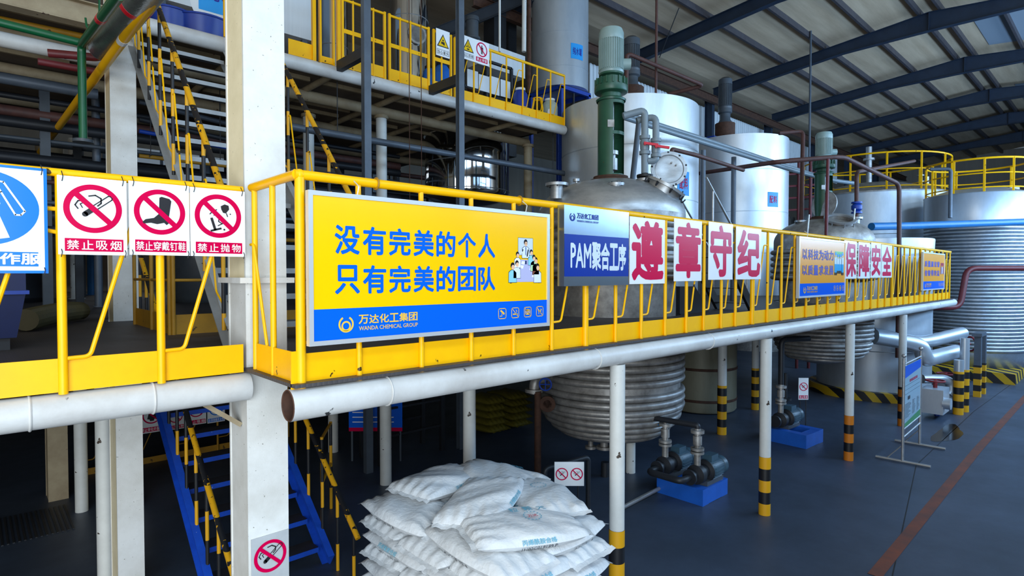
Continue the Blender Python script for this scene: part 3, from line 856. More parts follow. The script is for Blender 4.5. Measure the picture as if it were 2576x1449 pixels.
def pict_throw(pr, t, cx, cy, s):
    mb = MB()
    P = [(.08, .38), (.22, .46), (.36, .42), (.38, .28), (.26, .12), (.16, .14), (.1, .26)]
    pr.poly(mb, [(cx + a * s, cy + b * s) for a, b in P], 3)
    for a in ([(-.3, .06), (-.2, .18), (-.06, .24)], [(-.16, .02), (-.08, .12)], [(.28, .12), (.32, .0)], [(.02, -.02), (.0, -.2), (.12, -.28)], [(-.02, -.36), (.16, -.26)]):
        pr.stroke(mb, [(cx + x * s, cy + y * s) for x, y in a], .035 * s, 3)
    pr.stroke(mb, [(cx - .24 * s, cy - .1 * s), (cx - .12 * s, cy - .52 * s)], .09 * s, 3)
    pr.stroke(mb, [(cx - .26 * s, cy - .56 * s), (cx + .08 * s, cy - .46 * s)], .07 * s, 3)
    pr.disc(mb, cx + .2 * s, cy - .5 * s, .035 * s, 3, 12); pr.disc(mb, cx + .42 * s, cy + .1 * s, .025 * s, 3, 12)
    mb.build('pictogram', m_sblk, t)


def logo(pr, mb, cx, cy, r, k=2):      # open ring holding a smaller ring, drawn in one colour
    pr.ringp(mb, cx, cy, r * .78, r, k, 118, 422, 40)
    pr.ringp(mb, cx, cy - r * .22, r * .42, r * .62, k, 0, 360, 32)


# ---- row left of the column
YS = 3.862
def proh_sign(label, x0, x1, z0, z1, text, pict):
    t, pr, w, h = board('prohibition_sign', label, 'sign', x0, x1, z0, z1, YS, .006, m_swhite, 'prohibition signs on the left railing')
    prohibition(pr, t, w / 2, h * .60, w * .425, w * .09)
    pict(pr, t, w / 2, h * .60, w * .52)
    mb = MB(); pr.rect(mb, w * .09, w * .94, h * .045, h * .21, 1); mb.build('caption_bar', m_sred, t)
    mb = MB(); pr.chars(mb, text, w * .10, w * .93, h * .068, h * .187, 2, .012, .8 if len(text) < 5 else .9); mb.build('lettering', m_swhite, t)
    wires(t, [(x0 + .02, YS - .003, z1 - .005), (x1 - .02, YS - .003, z1 - .005), (x0 + .012, YS - .003, z0 + .012), (x1 - .012, YS - .003, z0 + .012)])
    return t


proh_sign('square white no-smoking sign, first from the blue-edged sign on the left railing', .345, .652, 3.195, 3.61, '禁止吸烟', pict_smoke)
proh_sign('white sign with a crossed-out boot on the left railing', .662, .968, 3.20, 3.615, '禁止穿戴钉鞋', pict_boot)
proh_sign('white no-throwing sign on the left railing, next to the white column', .972, 1.285, 3.20, 3.612, '禁止抛物', pict_throw)
t, pr, w, h = board('mandatory_sign', 'large blue-edged white sign about wearing work clothes, at the far left of the railing', 'sign', -.27, .303, 3.095, 3.635, YS - .004, .008, m_sblue)
mb = MB(); pr.rect(mb, .014, w - .014, .014, h - .014, 1); mb.build('white_field', m_swhite, t)
mb = MB(); pr.disc(mb, .318, h * .60, .222, 2, 56, .187); pr.rect(mb, .02, w - .04, .035, h * .20, 2); mb.build('blue_field', m_sblue, t)
mb = MB(); pr.chars(mb, '必须穿工作服', .055, w - .028, .046, h * .185, 3, .03, .92)
cx, cy = .318, h * .60
for sx in (-1, 1):
    P = [(.05, .135), (.085, .13), (.165, -.01), (.15, -.03), (.128, -.03), (.075, .08)]
    pr.stroke(mb, [(cx + sx * a, cy + b) for a, b in P], .008, 3, True)
pr.poly(mb, [(cx - .055, cy + .135), (cx + .055, cy + .135), (cx + .072, cy + .02), (cx - .072, cy + .02)], 3)
pr.rect(mb, cx - .06, cx + .06, cy - .005, cy + .008, 3)
pr.poly(mb, [(cx - .062, cy - .018), (cx + .062, cy - .018), (cx + .105, cy - .145), (cx + .03, cy - .16), (cx, cy - .06), (cx - .03, cy - .16), (cx - .105, cy - .145)], 3)
mb.build('lettering', m_swhite, t, label='white lettering and overalls')
wires(t, [(.28, YS - .008, 3.625), (.285, YS - .008, 3.11)])

# ---- no-smoking sign low on the column
t = thing('prohibition_sign', (1.455, 3.955, 1.1), 'weathered no-smoking sign stuck low on the white column', 'sign')
MB().box(1.335, 1.583, 3.958, 3.964, .92, 1.335).build('panel', mat('weathered_sign_board', '#b9bcbe', .4, 0, '#9da1a4', 6, .6), t)
pr = Print((1.335, 3.958, .92), XR, ZU, NF); prohibition(pr, t, .124, .27, .108, .022); pict_smoke(pr, t, .124, .27, .15)


# ---- big slogan banners
def banner(label, x0, x1, z0, z1, y, lines, lx, art, m_field, m_text, scale=1.0):
    t = thing('slogan_banner', ((x0 + x1) / 2, y, z0), label, 'banner', 'slogan banners on the long railing')
    f = .026
    MB().box(x0 + f, x1 - f, y - .012, y + .014, z0 + f, z1 - f).build('panel', m_field, t)
    for a in ((x0, x1, z1 - f, z1), (x0, x1, z0, z0 + f), (x0, x0 + f, z0 + f, z1 - f), (x1 - f, x1, z0 + f, z1 - f)):
        MB().box(a[0], a[1], y - .02, y + .02, a[2], a[3]).build('frame_bar', m_alf, t)
    pr = Print((x0, y - .012, z0), XR, ZU, NF); w, h = x1 - x0, z1 - z0
    mb = MB(); pr.rect(mb, f, w - f, f, h * .235, 1); mb.build('blue_band', m_bblue, t)
    mb = MB()
    for (txt, za, zb) in lines: pr.chars(mb, txt, lx[0] * w, lx[1] * w, za * h, zb * h, 1.5, .027, .84)
    mb.build('lettering', m_text, t)
    mb = MB(); r = h * .055
    logo(pr, mb, w * .115, h * .128, r); mb.build('logo_ring', m_bgold, t); mb = MB(); pr.chars(mb, '万达化工集团', w * .155, w * .37, h * .125, h * .185, 2, .02, .9)
    pr.text(mb, 'WANDA CHEMICAL GROUP', w * .157, w * .37, h * .080, h * .108, 2, .008)
    mb.build('company_lettering', m_bgold, t)
    mb = MB(); q = h * .042
    for i in range(4):
        cx, cy = w * (.745 + .0667 * i), h * .135
        pr.stroke(mb, [(cx - q * .75, cy - q), (cx + q * .75, cy - q), (cx + q, cy - q * .75), (cx + q, cy + q * .75), (cx + q * .75, cy + q), (cx - q * .75, cy + q), (cx - q, cy + q * .75), (cx - q, cy - q * .75)], q * .14, 2, True)
        if i == 0:
            pr.poly(mb, [(cx - q * .6, cy + q * .55), (cx - q * .3, cy + q * .75), (cx + q * .65, cy + q * .05), (cx + q * .45, cy - q * .3)], 2)
            pr.stroke(mb, [(cx - q * .1, cy), (cx - q * .1, cy - q * .5), (cx - q * .6, cy - q * .5)], q * .14, 2)
        elif i == 1:
            pr.rect(mb, cx - q * .65, cx + q * .65, cy - q * .4, cy - q * .15, 2); pr.stroke(mb, [(cx + q * .3, cy + q * .1), (cx + q * .5, cy + q * .3), (cx + q * .2, cy + q * .55)], q * .12, 2)
            pr.stroke(mb, [(cx - q * .8, cy + q * .8), (cx + q * .8, cy - q * .8)], q * .12, 2)
        elif i == 2:
            pr.stroke(mb, [(cx - q * .6, cy - q * .45), (cx + q * .6, cy - q * .45), (cx + q * .6, cy + q * .4), (cx - q * .6, cy + q * .4)], q * .2, 2, True)
            pr.ringp(mb, cx, cy, q * .2, q * .36, 2, n=16); pr.rect(mb, cx - q * .25, cx + q * .25, cy + q * .4, cy + q * .62, 2)
            pr.stroke(mb, [(cx - q * .8, cy + q * .8), (cx + q * .8, cy - q * .8)], q * .12, 2)
        else:
            pr.rect(mb, cx - q * .35, cx + q * .35, cy - q * .1, cy + q * .15, 2)
            for dx in (-.35, .27): pr.rect(mb, cx + q * dx, cx + q * (dx + .13), cy - q * .6, cy - q * .1, 2)
            pr.poly(mb, [(cx + q * .2, cy + q * .1), (cx + q * .6, cy + q * .25), (cx + q * .35, cy + q * .6)], 2); pr.stroke(mb, [(cx - q * .35, cy + q * .1), (cx - q * .55, cy + q * .4)], q * .12, 2)
            pr.stroke(mb, [(cx - q * .8, cy + q * .8), (cx + q * .8, cy - q * .8)], q * .12, 2)
    mb.build('notice_icons', m_bgold, t)
    art(t, pr, w, h)
    for xx in (x0 + .3, x1 - .25):
        MB().tube([(xx, y - .005, z1 - .01), (xx + .01, y - .012, z1 + .05), (xx, y + .03, z1 + .085)], .0035, 6).build('tie_wire', m_alf, t)
    return t


m_flat = {}
def fl(hexc):
    if hexc not in m_flat: m_flat[hexc] = mat('print_' + hexc[1:], hexc, .2)
    return m_flat[hexc]


def meeting(t, pr, w, h):               # generic clip-art of a team meeting
    L = {}; cnt = [0]
    def M(c, solo=True):
        cnt[0] += 1; return L.setdefault((c, cnt[0]), MB())
    X = lambda a: w * (.785 + .16 * a); Y = lambda b: h * (.385 + .39 * b)
    s = w * .16
    pr.poly(M('#c9d6ee'), [(X(.26), Y(.62)), (X(.76), Y(.62)), (X(.76), Y(1)), (X(.26), Y(1))], 1.5)
    pr.stroke(M('#3a3a44'), [(X(.26), Y(.62)), (X(.76), Y(.62)), (X(.76), Y(1)), (X(.26), Y(1))], s * .008, 1.8, True)
    pr.poly(M('#b8b8dc'), [(X(.30), Y(.52)), (X(.70), Y(.52)), (X(.96), Y(.03)), (X(.10), Y(.03))], 1.6)
    for a, b in ((.36, .43), (.32, .34), (.64, .3), (.72, .14), (.22, .13)):
        pr.poly(M('#f2f4fa'), [(X(a), Y(b)), (X(a + .1), Y(b - .02)), (X(a + .13), Y(b + .05)), (X(a + .03), Y(b + .06))], 1.9)
    pr.poly(M('#30406a'), [(X(.49), Y(.42)), (X(.55), Y(.42)), (X(.55), Y(.5)), (X(.49), Y(.5))], 1.9)
    def person(a, b, k, shirt, back=False):
        pr.poly(M('#3a3a44'), [(X(a - .13 * k), Y(b - .31 * k)), (X(a + .13 * k), Y(b - .31 * k)), (X(a + .125 * k), Y(b - .09 * k)), (X(a + .05 * k), Y(b - .04 * k)), (X(a - .05 * k), Y(b - .04 * k)), (X(a - .125 * k), Y(b - .09 * k))], 2.0)
        pr.poly(M(shirt), [(X(a - .12 * k), Y(b - .30 * k)), (X(a + .12 * k), Y(b - .30 * k)), (X(a + .115 * k), Y(b - .1 * k)), (X(a + .045 * k), Y(b - .05 * k)), (X(a - .045 * k), Y(b - .05 * k)), (X(a - .115 * k), Y(b - .1 * k))], 2.3)
        pr.disc(M('#1c1a1c'), X(a), Y(b + .045 * k), s * .062 * k, 2.4, 18, s * .072 * k)
        pr.disc(M('#f0c09a'), X(a + (.012 if not back else .03) * k), Y(b + .01 * k), s * .05 * k, 2.6, 18, s * .055 * k)
    person(.51, .86, 1.0, '#dce6f6')
    for dx in (-.025, .025): pr.ringp(M('#1c1a1c'), X(.522 + dx), Y(.875), s * .014, s * .019, 3, n=12)
    pr.poly(M('#2a4a9a'), [(X(.50), Y(.80)), (X(.53), Y(.80)), (X(.525), Y(.62)), (X(.505), Y(.62))], 2.8)
    pr.stroke(M('#dce6f6'), [(X(.42), Y(.74)), (X(.36), Y(.66))], s * .035, 2.3); pr.stroke(M('#dce6f6'), [(X(.6), Y(.74)), (X(.56), Y(.6))], s * .035, 2.3)
    person(.24, .60, .85, '#f2f4fa'); person(.22, .40, .95, '#dce6f6'); person(.08, .34, 1.05, '#8fd0e8')
    person(.70, .66, .85, '#8fd0e8'); person(.79, .54, .9, '#b8e0b0'); person(.86, .48, .95, '#7a4a3a'); person(.92, .33, 1.05, '#dce6f6')
    pr.poly(M('#6a3a2a'), [(X(.0), Y(.0)), (X(.05), Y(.0)), (X(.05), Y(.16)), (X(.0), Y(.16))], 1.5); pr.poly(M('#6a3a2a'), [(X(.95), Y(.0)), (X(1.0), Y(.0)), (X(1.0), Y(.16)), (X(.95), Y(.16))], 1.5)
    ill = L.pop(next(k for k in L if k[0] == '#b8b8dc')).build('illustration', fl('#b8b8dc'), t, label='printed picture of a team at a meeting table')
    for (c, _), mb in L.items(): mb.build('print_patch', fl(c), ill)


def workers(t, pr, w, h):               # generic printed group of helmeted workers
    L = {}; cnt = [0]
    def M(c):
        cnt[0] += 1; return L.setdefault((c, cnt[0]), MB())
    pr.rect(M('#58b02c'), w * .745, w * .945, h * .60, h * .80, 1.5)
    for i, (a, z, hh) in enumerate(((.765, .37, .40), (.82, .40, .34), (.875, .40, .34), (.925, .37, .40))):
        x = w * a
        pr.rect(M('#30a8e0'), x - w * .028, x + w * .028, h * (z + .04), h * (z + hh * .55), 1.8); pr.rect(M('#d8e8f0'), x - w * .03, x + w * .03, h * (z + hh * .5), h * (z + hh * .82), 2.1)
        pr.disc(M('#e8c0a0'), x, h * (z + hh * .88), w * .018, 2.4, 14); pr.disc(M('#2890d8'), x, h * (z + hh * .96), w * .024, 2.7, 14, h * .028)
        pr.rect(M('#263038'), x - w * .028, x - w * .004, h * z, h * (z + .05), 2.1); pr.rect(M('#263038'), x + w * .004, x + w * .028, h * z, h * (z + .05), 2.1)
    ill = L.pop(next(k for k in L if k[0] == '#58b02c')).build('illustration', fl('#58b02c'), t, label='printed picture of four workers in blue helmets')
    for (c, _), mb in L.items(): mb.build('print_patch', fl(c), ill)


def archway(t, pr, w, h):
    L = {}; cnt = [0]
    def M(c):
        cnt[0] += 1; return L.setdefault((c, cnt[0]), MB())
    pr.rect(M('#b03040'), w * .80, w * .96, h * .66, h * .74, 1.5); pr.rect(M('#6a4a90'), w * .80, w * .84, h * .42, h * .66, 1.5); pr.rect(M('#6a4a90'), w * .92, w * .96, h * .42, h * .66, 1.5)
    pr.rect(M('#d8d0d8'), w * .85, w * .91, h * .44, h * .62, 1.5)
    ill = L.pop(next(k for k in L if k[0] == '#b03040')).build('illustration', fl('#b03040'), t, label='small red and purple printed picture')
    for (c, _), mb in L.items(): mb.build('print_patch', fl(c), ill)


YB_ = 3.128
banner('largest yellow and blue slogan banner, with a printed meeting scene, beside the corner post', 1.37, 3.30, 2.69, 3.555, YB_, [('没有完美的个人', .60, .785), ('只有完美的团队', .335, .52)], (.075, .715), meeting, m_byel, m_bblue)
banner('amber slogan banner with printed blue workers, between the two runs of red letters', 8.2, 10.05, 2.765, 3.605, YB_, [('以科技为动力', .635, .80), ('以质量求发展', .375, .535)], (.06, .72), workers, m_byel2, m_purp)
banner('amber slogan banner at the far end of the long railing', 14.9, 16.95, 2.74, 3.57, YB_, [('质量赢信誉', .62, .77), ('信誉得效益', .38, .53)], (.06, .76), archway, m_byel2, m_purp)

# ---- metal section sign
t = thing('section_sign', (3.88, 3.12, 2.99), 'brushed metal and dark blue section sign lettered PAM, right of the big yellow banner', 'sign')
MB().box(3.45, 4.31, 3.095, 3.165, 2.995, 3.64).build('panel', m_spl, t)
pr = Print((3.45, 3.095, 2.995), XR, ZU, NF); w, h = .86, .645
mb = MB(); pr.rect(mb, .002, w - .002, h * .12, h * .645, 1); mb.build('blue_band', m_navy, t)
mb = MB(); pr.text(mb, 'PAM', w * .09, w * .385, h * .24, h * .53, 2, .035); pr.chars(mb, '聚合工序', w * .40, w * .95, h * .21, h * .55, 2, .035, .95); mb.build('lettering', mat('pale_silver_print', '#cfdbe4', .35), t)
mb = MB(); logo(pr, mb, w * .115, h * .86, h * .052); mb.build('logo_ring', m_navy, t); mb = MB(); pr.chars(mb, '万达化工集团', w * .18, w * .50, h * .85, h * .915, 2, .02, .9); pr.text(mb, 'WANDA CHEMICAL GROUP', w * .18, w * .50, h * .805, h * .83, 2, .005)
mb.build('company_lettering', m_navy, t)

# ---- one-character posters
for i, (ch, x0, x1, z0, z1) in enumerate([('遵', 4.42, 5.0, 3.0, 3.62), ('章', 5.17, 5.71, 3.02, 3.65), ('守', 5.86, 6.41, 3.03, 3.66), ('纪', 6.49, 7.15, 3.03, 3.64),
                                          ('保', 10.14, 10.74, 3.02, 3.63), ('障', 10.83, 11.44, 3.02, 3.63), ('安', 11.5, 12.08, 3.03, 3.64), ('全', 12.12, 12.78, 3.03, 3.63)]):
    run = 'nearer run of four, ' if i < 4 else 'farther run of four, '
    where = ['first from the metal section sign', 'second from the metal section sign', 'third from the metal section sign', 'farthest from the metal section sign'] if i < 4 else ['next to the amber banner with workers', 'second from the amber banner with workers', 'third from the amber banner with workers', 'last before the bare railing']
    t, pr, w, h = board('character_poster', 'poster with one red character, ' + run + where[i % 4], 'poster', x0, x1, z0, z1, 3.165, .006, m_swhite, 'red one-character posters')
    mb = MB(); pr.text(mb, ch, w * .08, w * .93, h * .08, h * .93, 1.2, .034); mb.build('lettering', m_sred, t)


# ---- warning signs on the upper platform
def tri_sign(t, pr, cx, cy, s, kind):
    mb = MB(); pr.poly(mb, [(cx - s, cy - s * .8), (cx + s, cy - s * .8), (cx, cy + s * .95)], 1); mb.build('triangle_border', m_sblk, t)
    mb = MB(); pr.poly(mb, [(cx - s * .8, cy - s * .68), (cx + s * .8, cy - s * .68), (cx, cy + s * .72)], 2); mb.build('triangle_field', m_wyel, t)
    mb = MB()
    if kind == 0:
        pr.disc(mb, cx, cy + s * .1, s * .12, 3, 16); pr.rect(mb, cx - s * .3, cx + s * .25, cy - s * .4, cy - s * .1, 3); pr.rect(mb, cx + s * .02, cx + s * .28, cy - s * .5, cy - s * .36, 3)
    else:
        pr.stroke(mb, [(cx, cy + s * .4), (cx, cy + s * .0)], s * .07, 3); pr.stroke(mb, [(cx - s * .3, cy - s * .12), (cx, cy + s * .02), (cx + s * .3, cy - s * .12)], s * .06, 3)
        pr.rect(mb, cx - s * .38, cx + s * .38, cy - s * .2, cy - s * .13, 3); pr.rect(mb, cx - s * .2, cx + s * .2, cy - s * .55, cy - s * .38, 3)
    mb.build('pictogram', m_sblk, t)


def U(u, v): p = py(u, v, UY - .05); return p.x, p.z
xa, za = U(1097, 140); xb, zb = U(1131, 80)
z0_, z1_ = U(1114, 143)[1], U(1114, 76)[1]
t, pr, w, h = board('warning_sign', 'white sign with a yellow triangle on the narrow upper gate', 'sign', xa, xb, z0_, z1_, UY - .05, .006, m_swhite)
tri_sign(t, pr, w / 2, h * .58, w * .44, 0)
mb = MB(); pr.stroke(mb, [(w * .06, h * .07), (w * .94, h * .07), (w * .94, h * .25), (w * .06, h * .25)], .006, 1, True); pr.chars(mb, '当心碰头', w * .08, w * .92, h * .095, h * .225, 1, .01, .75); mb.build('lettering', m_sblk, t)
xa = U(1160, 120)[0]; xb = U(1230, 120)[0]
z0_, z1_ = U(1200, 158)[1], U(1200, 100)[1]
t, pr, w, h = board('warning_sign', 'white double sign with triangle and crossed-out figure on the upper railing', 'sign', xa, xb, z0_, z1_, UY - .05, .006, m_swhite)
tri_sign(t, pr, w * .24, h * .60, w * .20, 1)
prohibition(pr, t, w * .73, h * .63, w * .20, w * .032)
mb = MB(); cx, cy, s = w * .73, h * .63, w * .13
pr.disc(mb, cx, cy + s * .75, s * .16, 3, 14); pr.rect(mb, cx - s * .22, cx + s * .22, cy - s * .15, cy + s * .55, 3); pr.rect(mb, cx - s * .2, cx - s * .03, cy - s * .95, cy - s * .15, 3); pr.rect(mb, cx + s * .03, cx + s * .2, cy - s * .95, cy - s * .15, 3)
pr.rect(mb, cx - s * .38, cx - s * .26, cy - s * .1, cy + s * .5, 3); pr.rect(mb, cx + s * .26, cx + s * .38, cy - s * .1, cy + s * .5, 3)
mb.build('pictogram', m_sblk, t)
mb = MB(); pr.stroke(mb, [(w * .04, h * .1), (w * .44, h * .1), (w * .44, h * .26), (w * .04, h * .26)], .006, 1, True); pr.chars(mb, '当心吊物', w * .06, w * .43, h * .12, h * .24, 1, .01, .75); mb.build('lettering', m_sblk, t)
mb = MB(); pr.rect(mb, w * .52, w * .94, h * .08, h * .27, 1); mb.build('caption_bar', m_sred, t)
mb = MB(); pr.chars(mb, '禁止停留', w * .54, w * .92, h * .11, h * .24, 2, .01, .8); mb.build('lettering', m_swhite, t)

# ---- guard rail with signs on the floor far behind the blue stair
YG = 10.95
g = railing('floor_guard_rail', 'thin yellow guard rail on the floor behind the blue stair, hung with signs', 'x', YG, [1.2, 1.85, 2.5, 3.15, 3.8, 4.4], .0, 1.15, rt=.025, rp=.018, toe=.1, mt=m_yel_shade)
for i, (u0, u1, txt, lb, mm) in enumerate(((352, 412, '禁止穿化纤服装', 'dim sign with a crossed-out garment behind the blue stair', m_sred), (420, 464, '禁止带火种', 'dim red-captioned sign second from the left behind the blue stair', m_sred),
                                        (470, 519, '禁止吸烟', 'dim red-captioned sign third from the left behind the blue stair', m_sred), (522, 566, '必须佩戴安全帽', 'dim blue-captioned sign last in the row behind the blue stair', m_sblue))):
    x0, x1 = py(u0, 1080, YG - .04).x, py(u1, 1080, YG - .04).x
    z0 = py((u0 + u1) / 2, (1088, 1080, 1068, 1062)[i], YG - .04).z; z1 = z0 + (x1 - x0) * 1.35
    t, pr, w, h = board('prohibition_sign', lb, 'sign', x0, x1, z0, z1, YG - .04, .006, m_swhite, 'signs on the floor guard rail')
    prohibition(pr, t, w / 2, h * .62, w * .40, w * .06, mm)
    mb = MB(); pr.rect(mb, w * .04, w * .96, h * .04, h * .2, 1); mb.build('caption_bar', mm, t)
    mb = MB(); pr.chars(mb, txt, w * .06, w * .94, h * .06, h * .18, 2, .01, .85); mb.build('lettering', m_swhite, t)
    if i == 0:
        mb = MB(); pr.poly(mb, [(w * .3, h * .5), (w * .4, h * .8), (w * .6, h * .8), (w * .7, h * .5), (w * .6, h * .48), (w * .58, h * .42), (w * .42, h * .42), (w * .4, h * .48)], 3); mb.build('pictogram', m_sblk, t)
# blue notice board standing in the dark
o = pd(945, 1040, 9.6)
t = thing('notice_board', (o.x, o.y, .0), 'blue notice board with red lower edge in the dark under the walkway', 'notice board')
d = RIGHT * .42; zz = Vector((0, 0, 1)); nrm = -Vector((FWD.x, FWD.y, 0)).normalized()
MB().obox((o.x, o.y, .98), RIGHT, -nrm, zz, .44, .012, .45).build('panel', m_bblue, t)
MB().obox((o.x, o.y, .535), RIGHT, -nrm, zz, .44, .014, .03).build('red_edge', m_sred, t)
for s in (-.4, .4): MB().cyl(Vector((o.x, o.y, 0)) + RIGHT * s - nrm * .03, Vector((o.x, o.y, 1.4)) + RIGHT * s - nrm * .03, .018, seg=8).build('leg', m_steel, t)
pr = Print(Vector((o.x, o.y, .53)) - RIGHT * .44 + nrm * .013, RIGHT, zz, nrm); mb = MB(); random.seed(2)
for i in range(9):
    pr.rect(mb, .06, .06 + .3 + .4 * random.random(), .12 + .08 * i, .135 + .08 * i, 1)
mb.build('printed_lines', m_swhite, t)


# ================================================================== agitated reactors
def reactor(name, label, c, Ro, zb, zt, zdeck, drive_h, s, coils_lo, coils_up, m_shell, m_lid):
    """Ro outer radius of the lid; zb/zt bottom and top of the dished heads; s scale of fittings."""
    cx, cy = c
    t = thing(name, (cx, cy, zb), label, 'reactor', 'agitated reactors')
    hd = .62 * s; ht = .58 * s; Rl = Ro * .945
    zs0, zs1 = zb + hd, zt - ht
    prof = [(0, zb)]
    for i in range(1, 13):
        a = i / 12 * math.pi / 2; prof.append((Rl * math.sin(a), zs0 - hd * math.cos(a)))
    prof += [(Rl, zdeck - .12), (Rl * .93, zdeck - .1), (Rl * .93, zdeck + .55 * s), (Ro, zdeck + .58 * s), (Ro, zs1)]
    MB().lathe(prof, (cx, cy, 0), seg=64).build('shell', m_shell, t)
    prof = [(Ro, zs1)]
    for i in range(1, 15):
        a = i / 14 * math.pi / 2; prof.append((Ro * math.cos(a) ** .9 if i < 14 else 0, zs1 + ht * math.sin(a)))
    MB().lathe(prof, (cx, cy, 0), seg=64).build('domed_lid', m_lid, t, label='dull domed lid')
    for z in coils_lo: MB().torus((cx, cy, z), Rl + .018 * s, .052 * s, seg=64, ts=10).build('coil', m_coil if False else m_ssd, t)
    for z, k in ((zs0 - .06 * s, .985), (zs0 - .16 * s, .96), (zs0 - .26 * s, .905), (zs0 - .36 * s, .82), (zs0 - .44 * s, .715)):
        MB().torus((cx, cy, z), Rl * k + .012, .05 * s, seg=64, ts=10).build('coil', m_ssd, t)
    for z in coils_up: MB().torus((cx, cy, z), Ro + .016 * s, .058 * s, seg=64, ts=10).build('coil', m_ssd, t)
    MB().torus((cx, cy, zdeck + .56 * s), Ro - .02, .018, seg=64, ts=8).build('weld_seam', m_rust, t)
    # drive: flange, lantern housing, gearbox, motor
    z0 = zt - .03
    MB().lathe([(.33 * s, -.06), (.33 * s, .03), (.27 * s, .05), (.27 * s, .08), (0, .08)], (cx, cy, z0), seg=36).build('mounting_flange', m_rust, t)
    L0, L1 = z0 + .06, z0 + .06 + drive_h * .52
    a_op = math.atan2(-cy - .0, -cx) + R(52)                 # opening turned towards the walkway
    lt = MB(); rr = .205 * s
    lt.lathe([(rr, L0), (rr, L1), (rr - .02, L1), (rr - .02, L0), (rr, L0)], (cx, cy, 0), seg=40, a0=a_op + R(42), a1=a_op + R(318))
    for z in (L0, L0 + (L1 - L0) * .55, L1 - .05): lt.lathe([(rr, z), (rr, z + .05), (rr - .03, z + .05), (rr - .03, z), (rr, z)], (cx, cy, 0), seg=40)
    lt.lathe([(rr + .02, L1), (rr + .03, L1 + .03), (rr, L1 + .05), (0, L1 + .05)], (cx, cy, 0), seg=40)
    lan = lt.build('lantern_housing', m_green, t, label='green lantern housing with an open window')
    MB().cyl((cx, cy, L0), (cx, cy, L1), .05 * s, seg=14).build('shaft', m_ss, lan)
    MB().lathe([(.11 * s, L0 + .12), (.11 * s, L0 + .3), (.08 * s, L0 + .3), (.08 * s, L0 + .36), (.12 * s, L0 + .36), (.12 * s, L0 + .42), (0, L0 + .42)], (cx, cy, 0), seg=20).build('coupling', m_ss, lan)
    f0 = Vector((math.cos(a_op + R(75)), math.sin(a_op + R(75)), 0)); pq = Vector((cx, cy, 0)) + (-Vector((cx, cy, 0))).normalized() * (rr + .008)
    MB().obox((pq.x, pq.y, L0 + (L1 - L0) * .68), RIGHT, Vector((FWD.x, FWD.y, 0)).normalized(), Vector((0, 0, 1)), .05 * s, .006, .055 * s).build('name_plate', m_ssd, lan)
    G0 = L1 + .05
    gb = MB().lathe([(.16 * s, 0), (.16 * s, .10), (.25 * s, .12), (.26 * s, .14), (.26 * s, .25), (.235 * s, .26), (.235 * s, .40), (.13 * s, .42), (.13 * s, .46), (.19 * s, .48), (.19 * s, .52), (0, .52)], (cx, cy, G0), seg=36)
    gz = drive_h * .17 / .52
    gb.v = [Vector((v.x, v.y, G0 + (v.z - G0) * gz)) for v in gb.v]
    for j in range(16):
        a = 2 * math.pi * j / 16; d = Vector((math.cos(a), math.sin(a), 0)); gb.obox(Vector((cx, cy, G0 + .33 * gz)) + d * .245 * s, Vector((-d.y, d.x, 0)), d, Vector((0, 0, 1)), .012 * s, .014, .07 * gz)
    gb.build('gearbox', m_green, t, label='green gearbox')
    M0 = G0 + .52 * gz; mh = drive_h * .31
    mt = MB().lathe([(.19 * s, 0), (.2 * s, .03), (.175 * s, .05), (.175 * s, mh * .72), (.19 * s, mh * .72), (.195 * s, mh * .74), (.195 * s, mh * .88), (.17 * s, mh * .97), (.10 * s, mh), (0, mh)], (cx, cy, M0), seg=36)
    for j in range(36):
        a = 2 * math.pi * j / 36; d = Vector((math.cos(a), math.sin(a), 0)); mt.obox(Vector((cx, cy, M0 + .05 + mh * .33)) + d * .182 * s, Vector((-d.y, d.x, 0)), d, Vector((0, 0, 1)), .005 * s, .014 * s, mh * .32)
    mo = mt.build('motor', m_motor, t, label='pale grey-green finned motor')
    q = Vector((cx, cy, M0 + mh * .22))
    MB().cyl(q + RIGHT * .17 * s, q + RIGHT * .30 * s, .085 * s, seg=20).build('terminal_box', m_motor, mo)
    return t, zs1, ht, Ro


r1, zs1, ht, Ro = reactor('agitated_reactor', 'near stainless reactor with coiled jacket and tall green agitator, behind the railing', R1, 1.14, .5, 4.57, 2.48, 2.28, 1.0,
                          [1.12 + .107 * i for i in range(3)] + [1.53 + .107 * i for i in range(8)], [3.16 + .165 * i for i in range(5)], m_ssd, m_ss)
Vc = Vector((R1[0], R1[1], 0)); toc = (-Vc).normalized()
# fittings of the near reactor
def nozzle(t, p, h, r, rf, m=None, up=(0, 0, 1), bl=True):
    u = Vector(up).normalized(); p = Vector(p)
    n = MB().cyl(p - u * .15, p + u * h, r, seg=20).build('nozzle', m or m_ss, t)
    MB().cyl(p + u * (h - .02), p + u * (h + .02), rf, seg=24).build('flange', m_ss, n)
    if bl:
        x, y, _ = frame(u); mb = MB()
        for j in range(8):
            a = 2 * math.pi * j / 8; q = p + u * h + (x * math.cos(a) + y * math.sin(a)) * rf * .8; mb.cyl(q - u * .035, q + u * .035, .010, seg=6)
        mb.build('bolts', m_dark, n)
    return n
nozzle(r1, pd(1401, 475, 8.55), .0 + .06, .095, .17)
nozzle(r1, pd(1450, 470, 8.9), .10, .022, .055, bl=False)
nozzle(r1, pd(1550, 468, 8.35), .02, .11, .125)
nozzle(r1, pd(1622, 470, 8.75), .10, .055, .125)
pd_ = pd(1540, 500, 8.3)
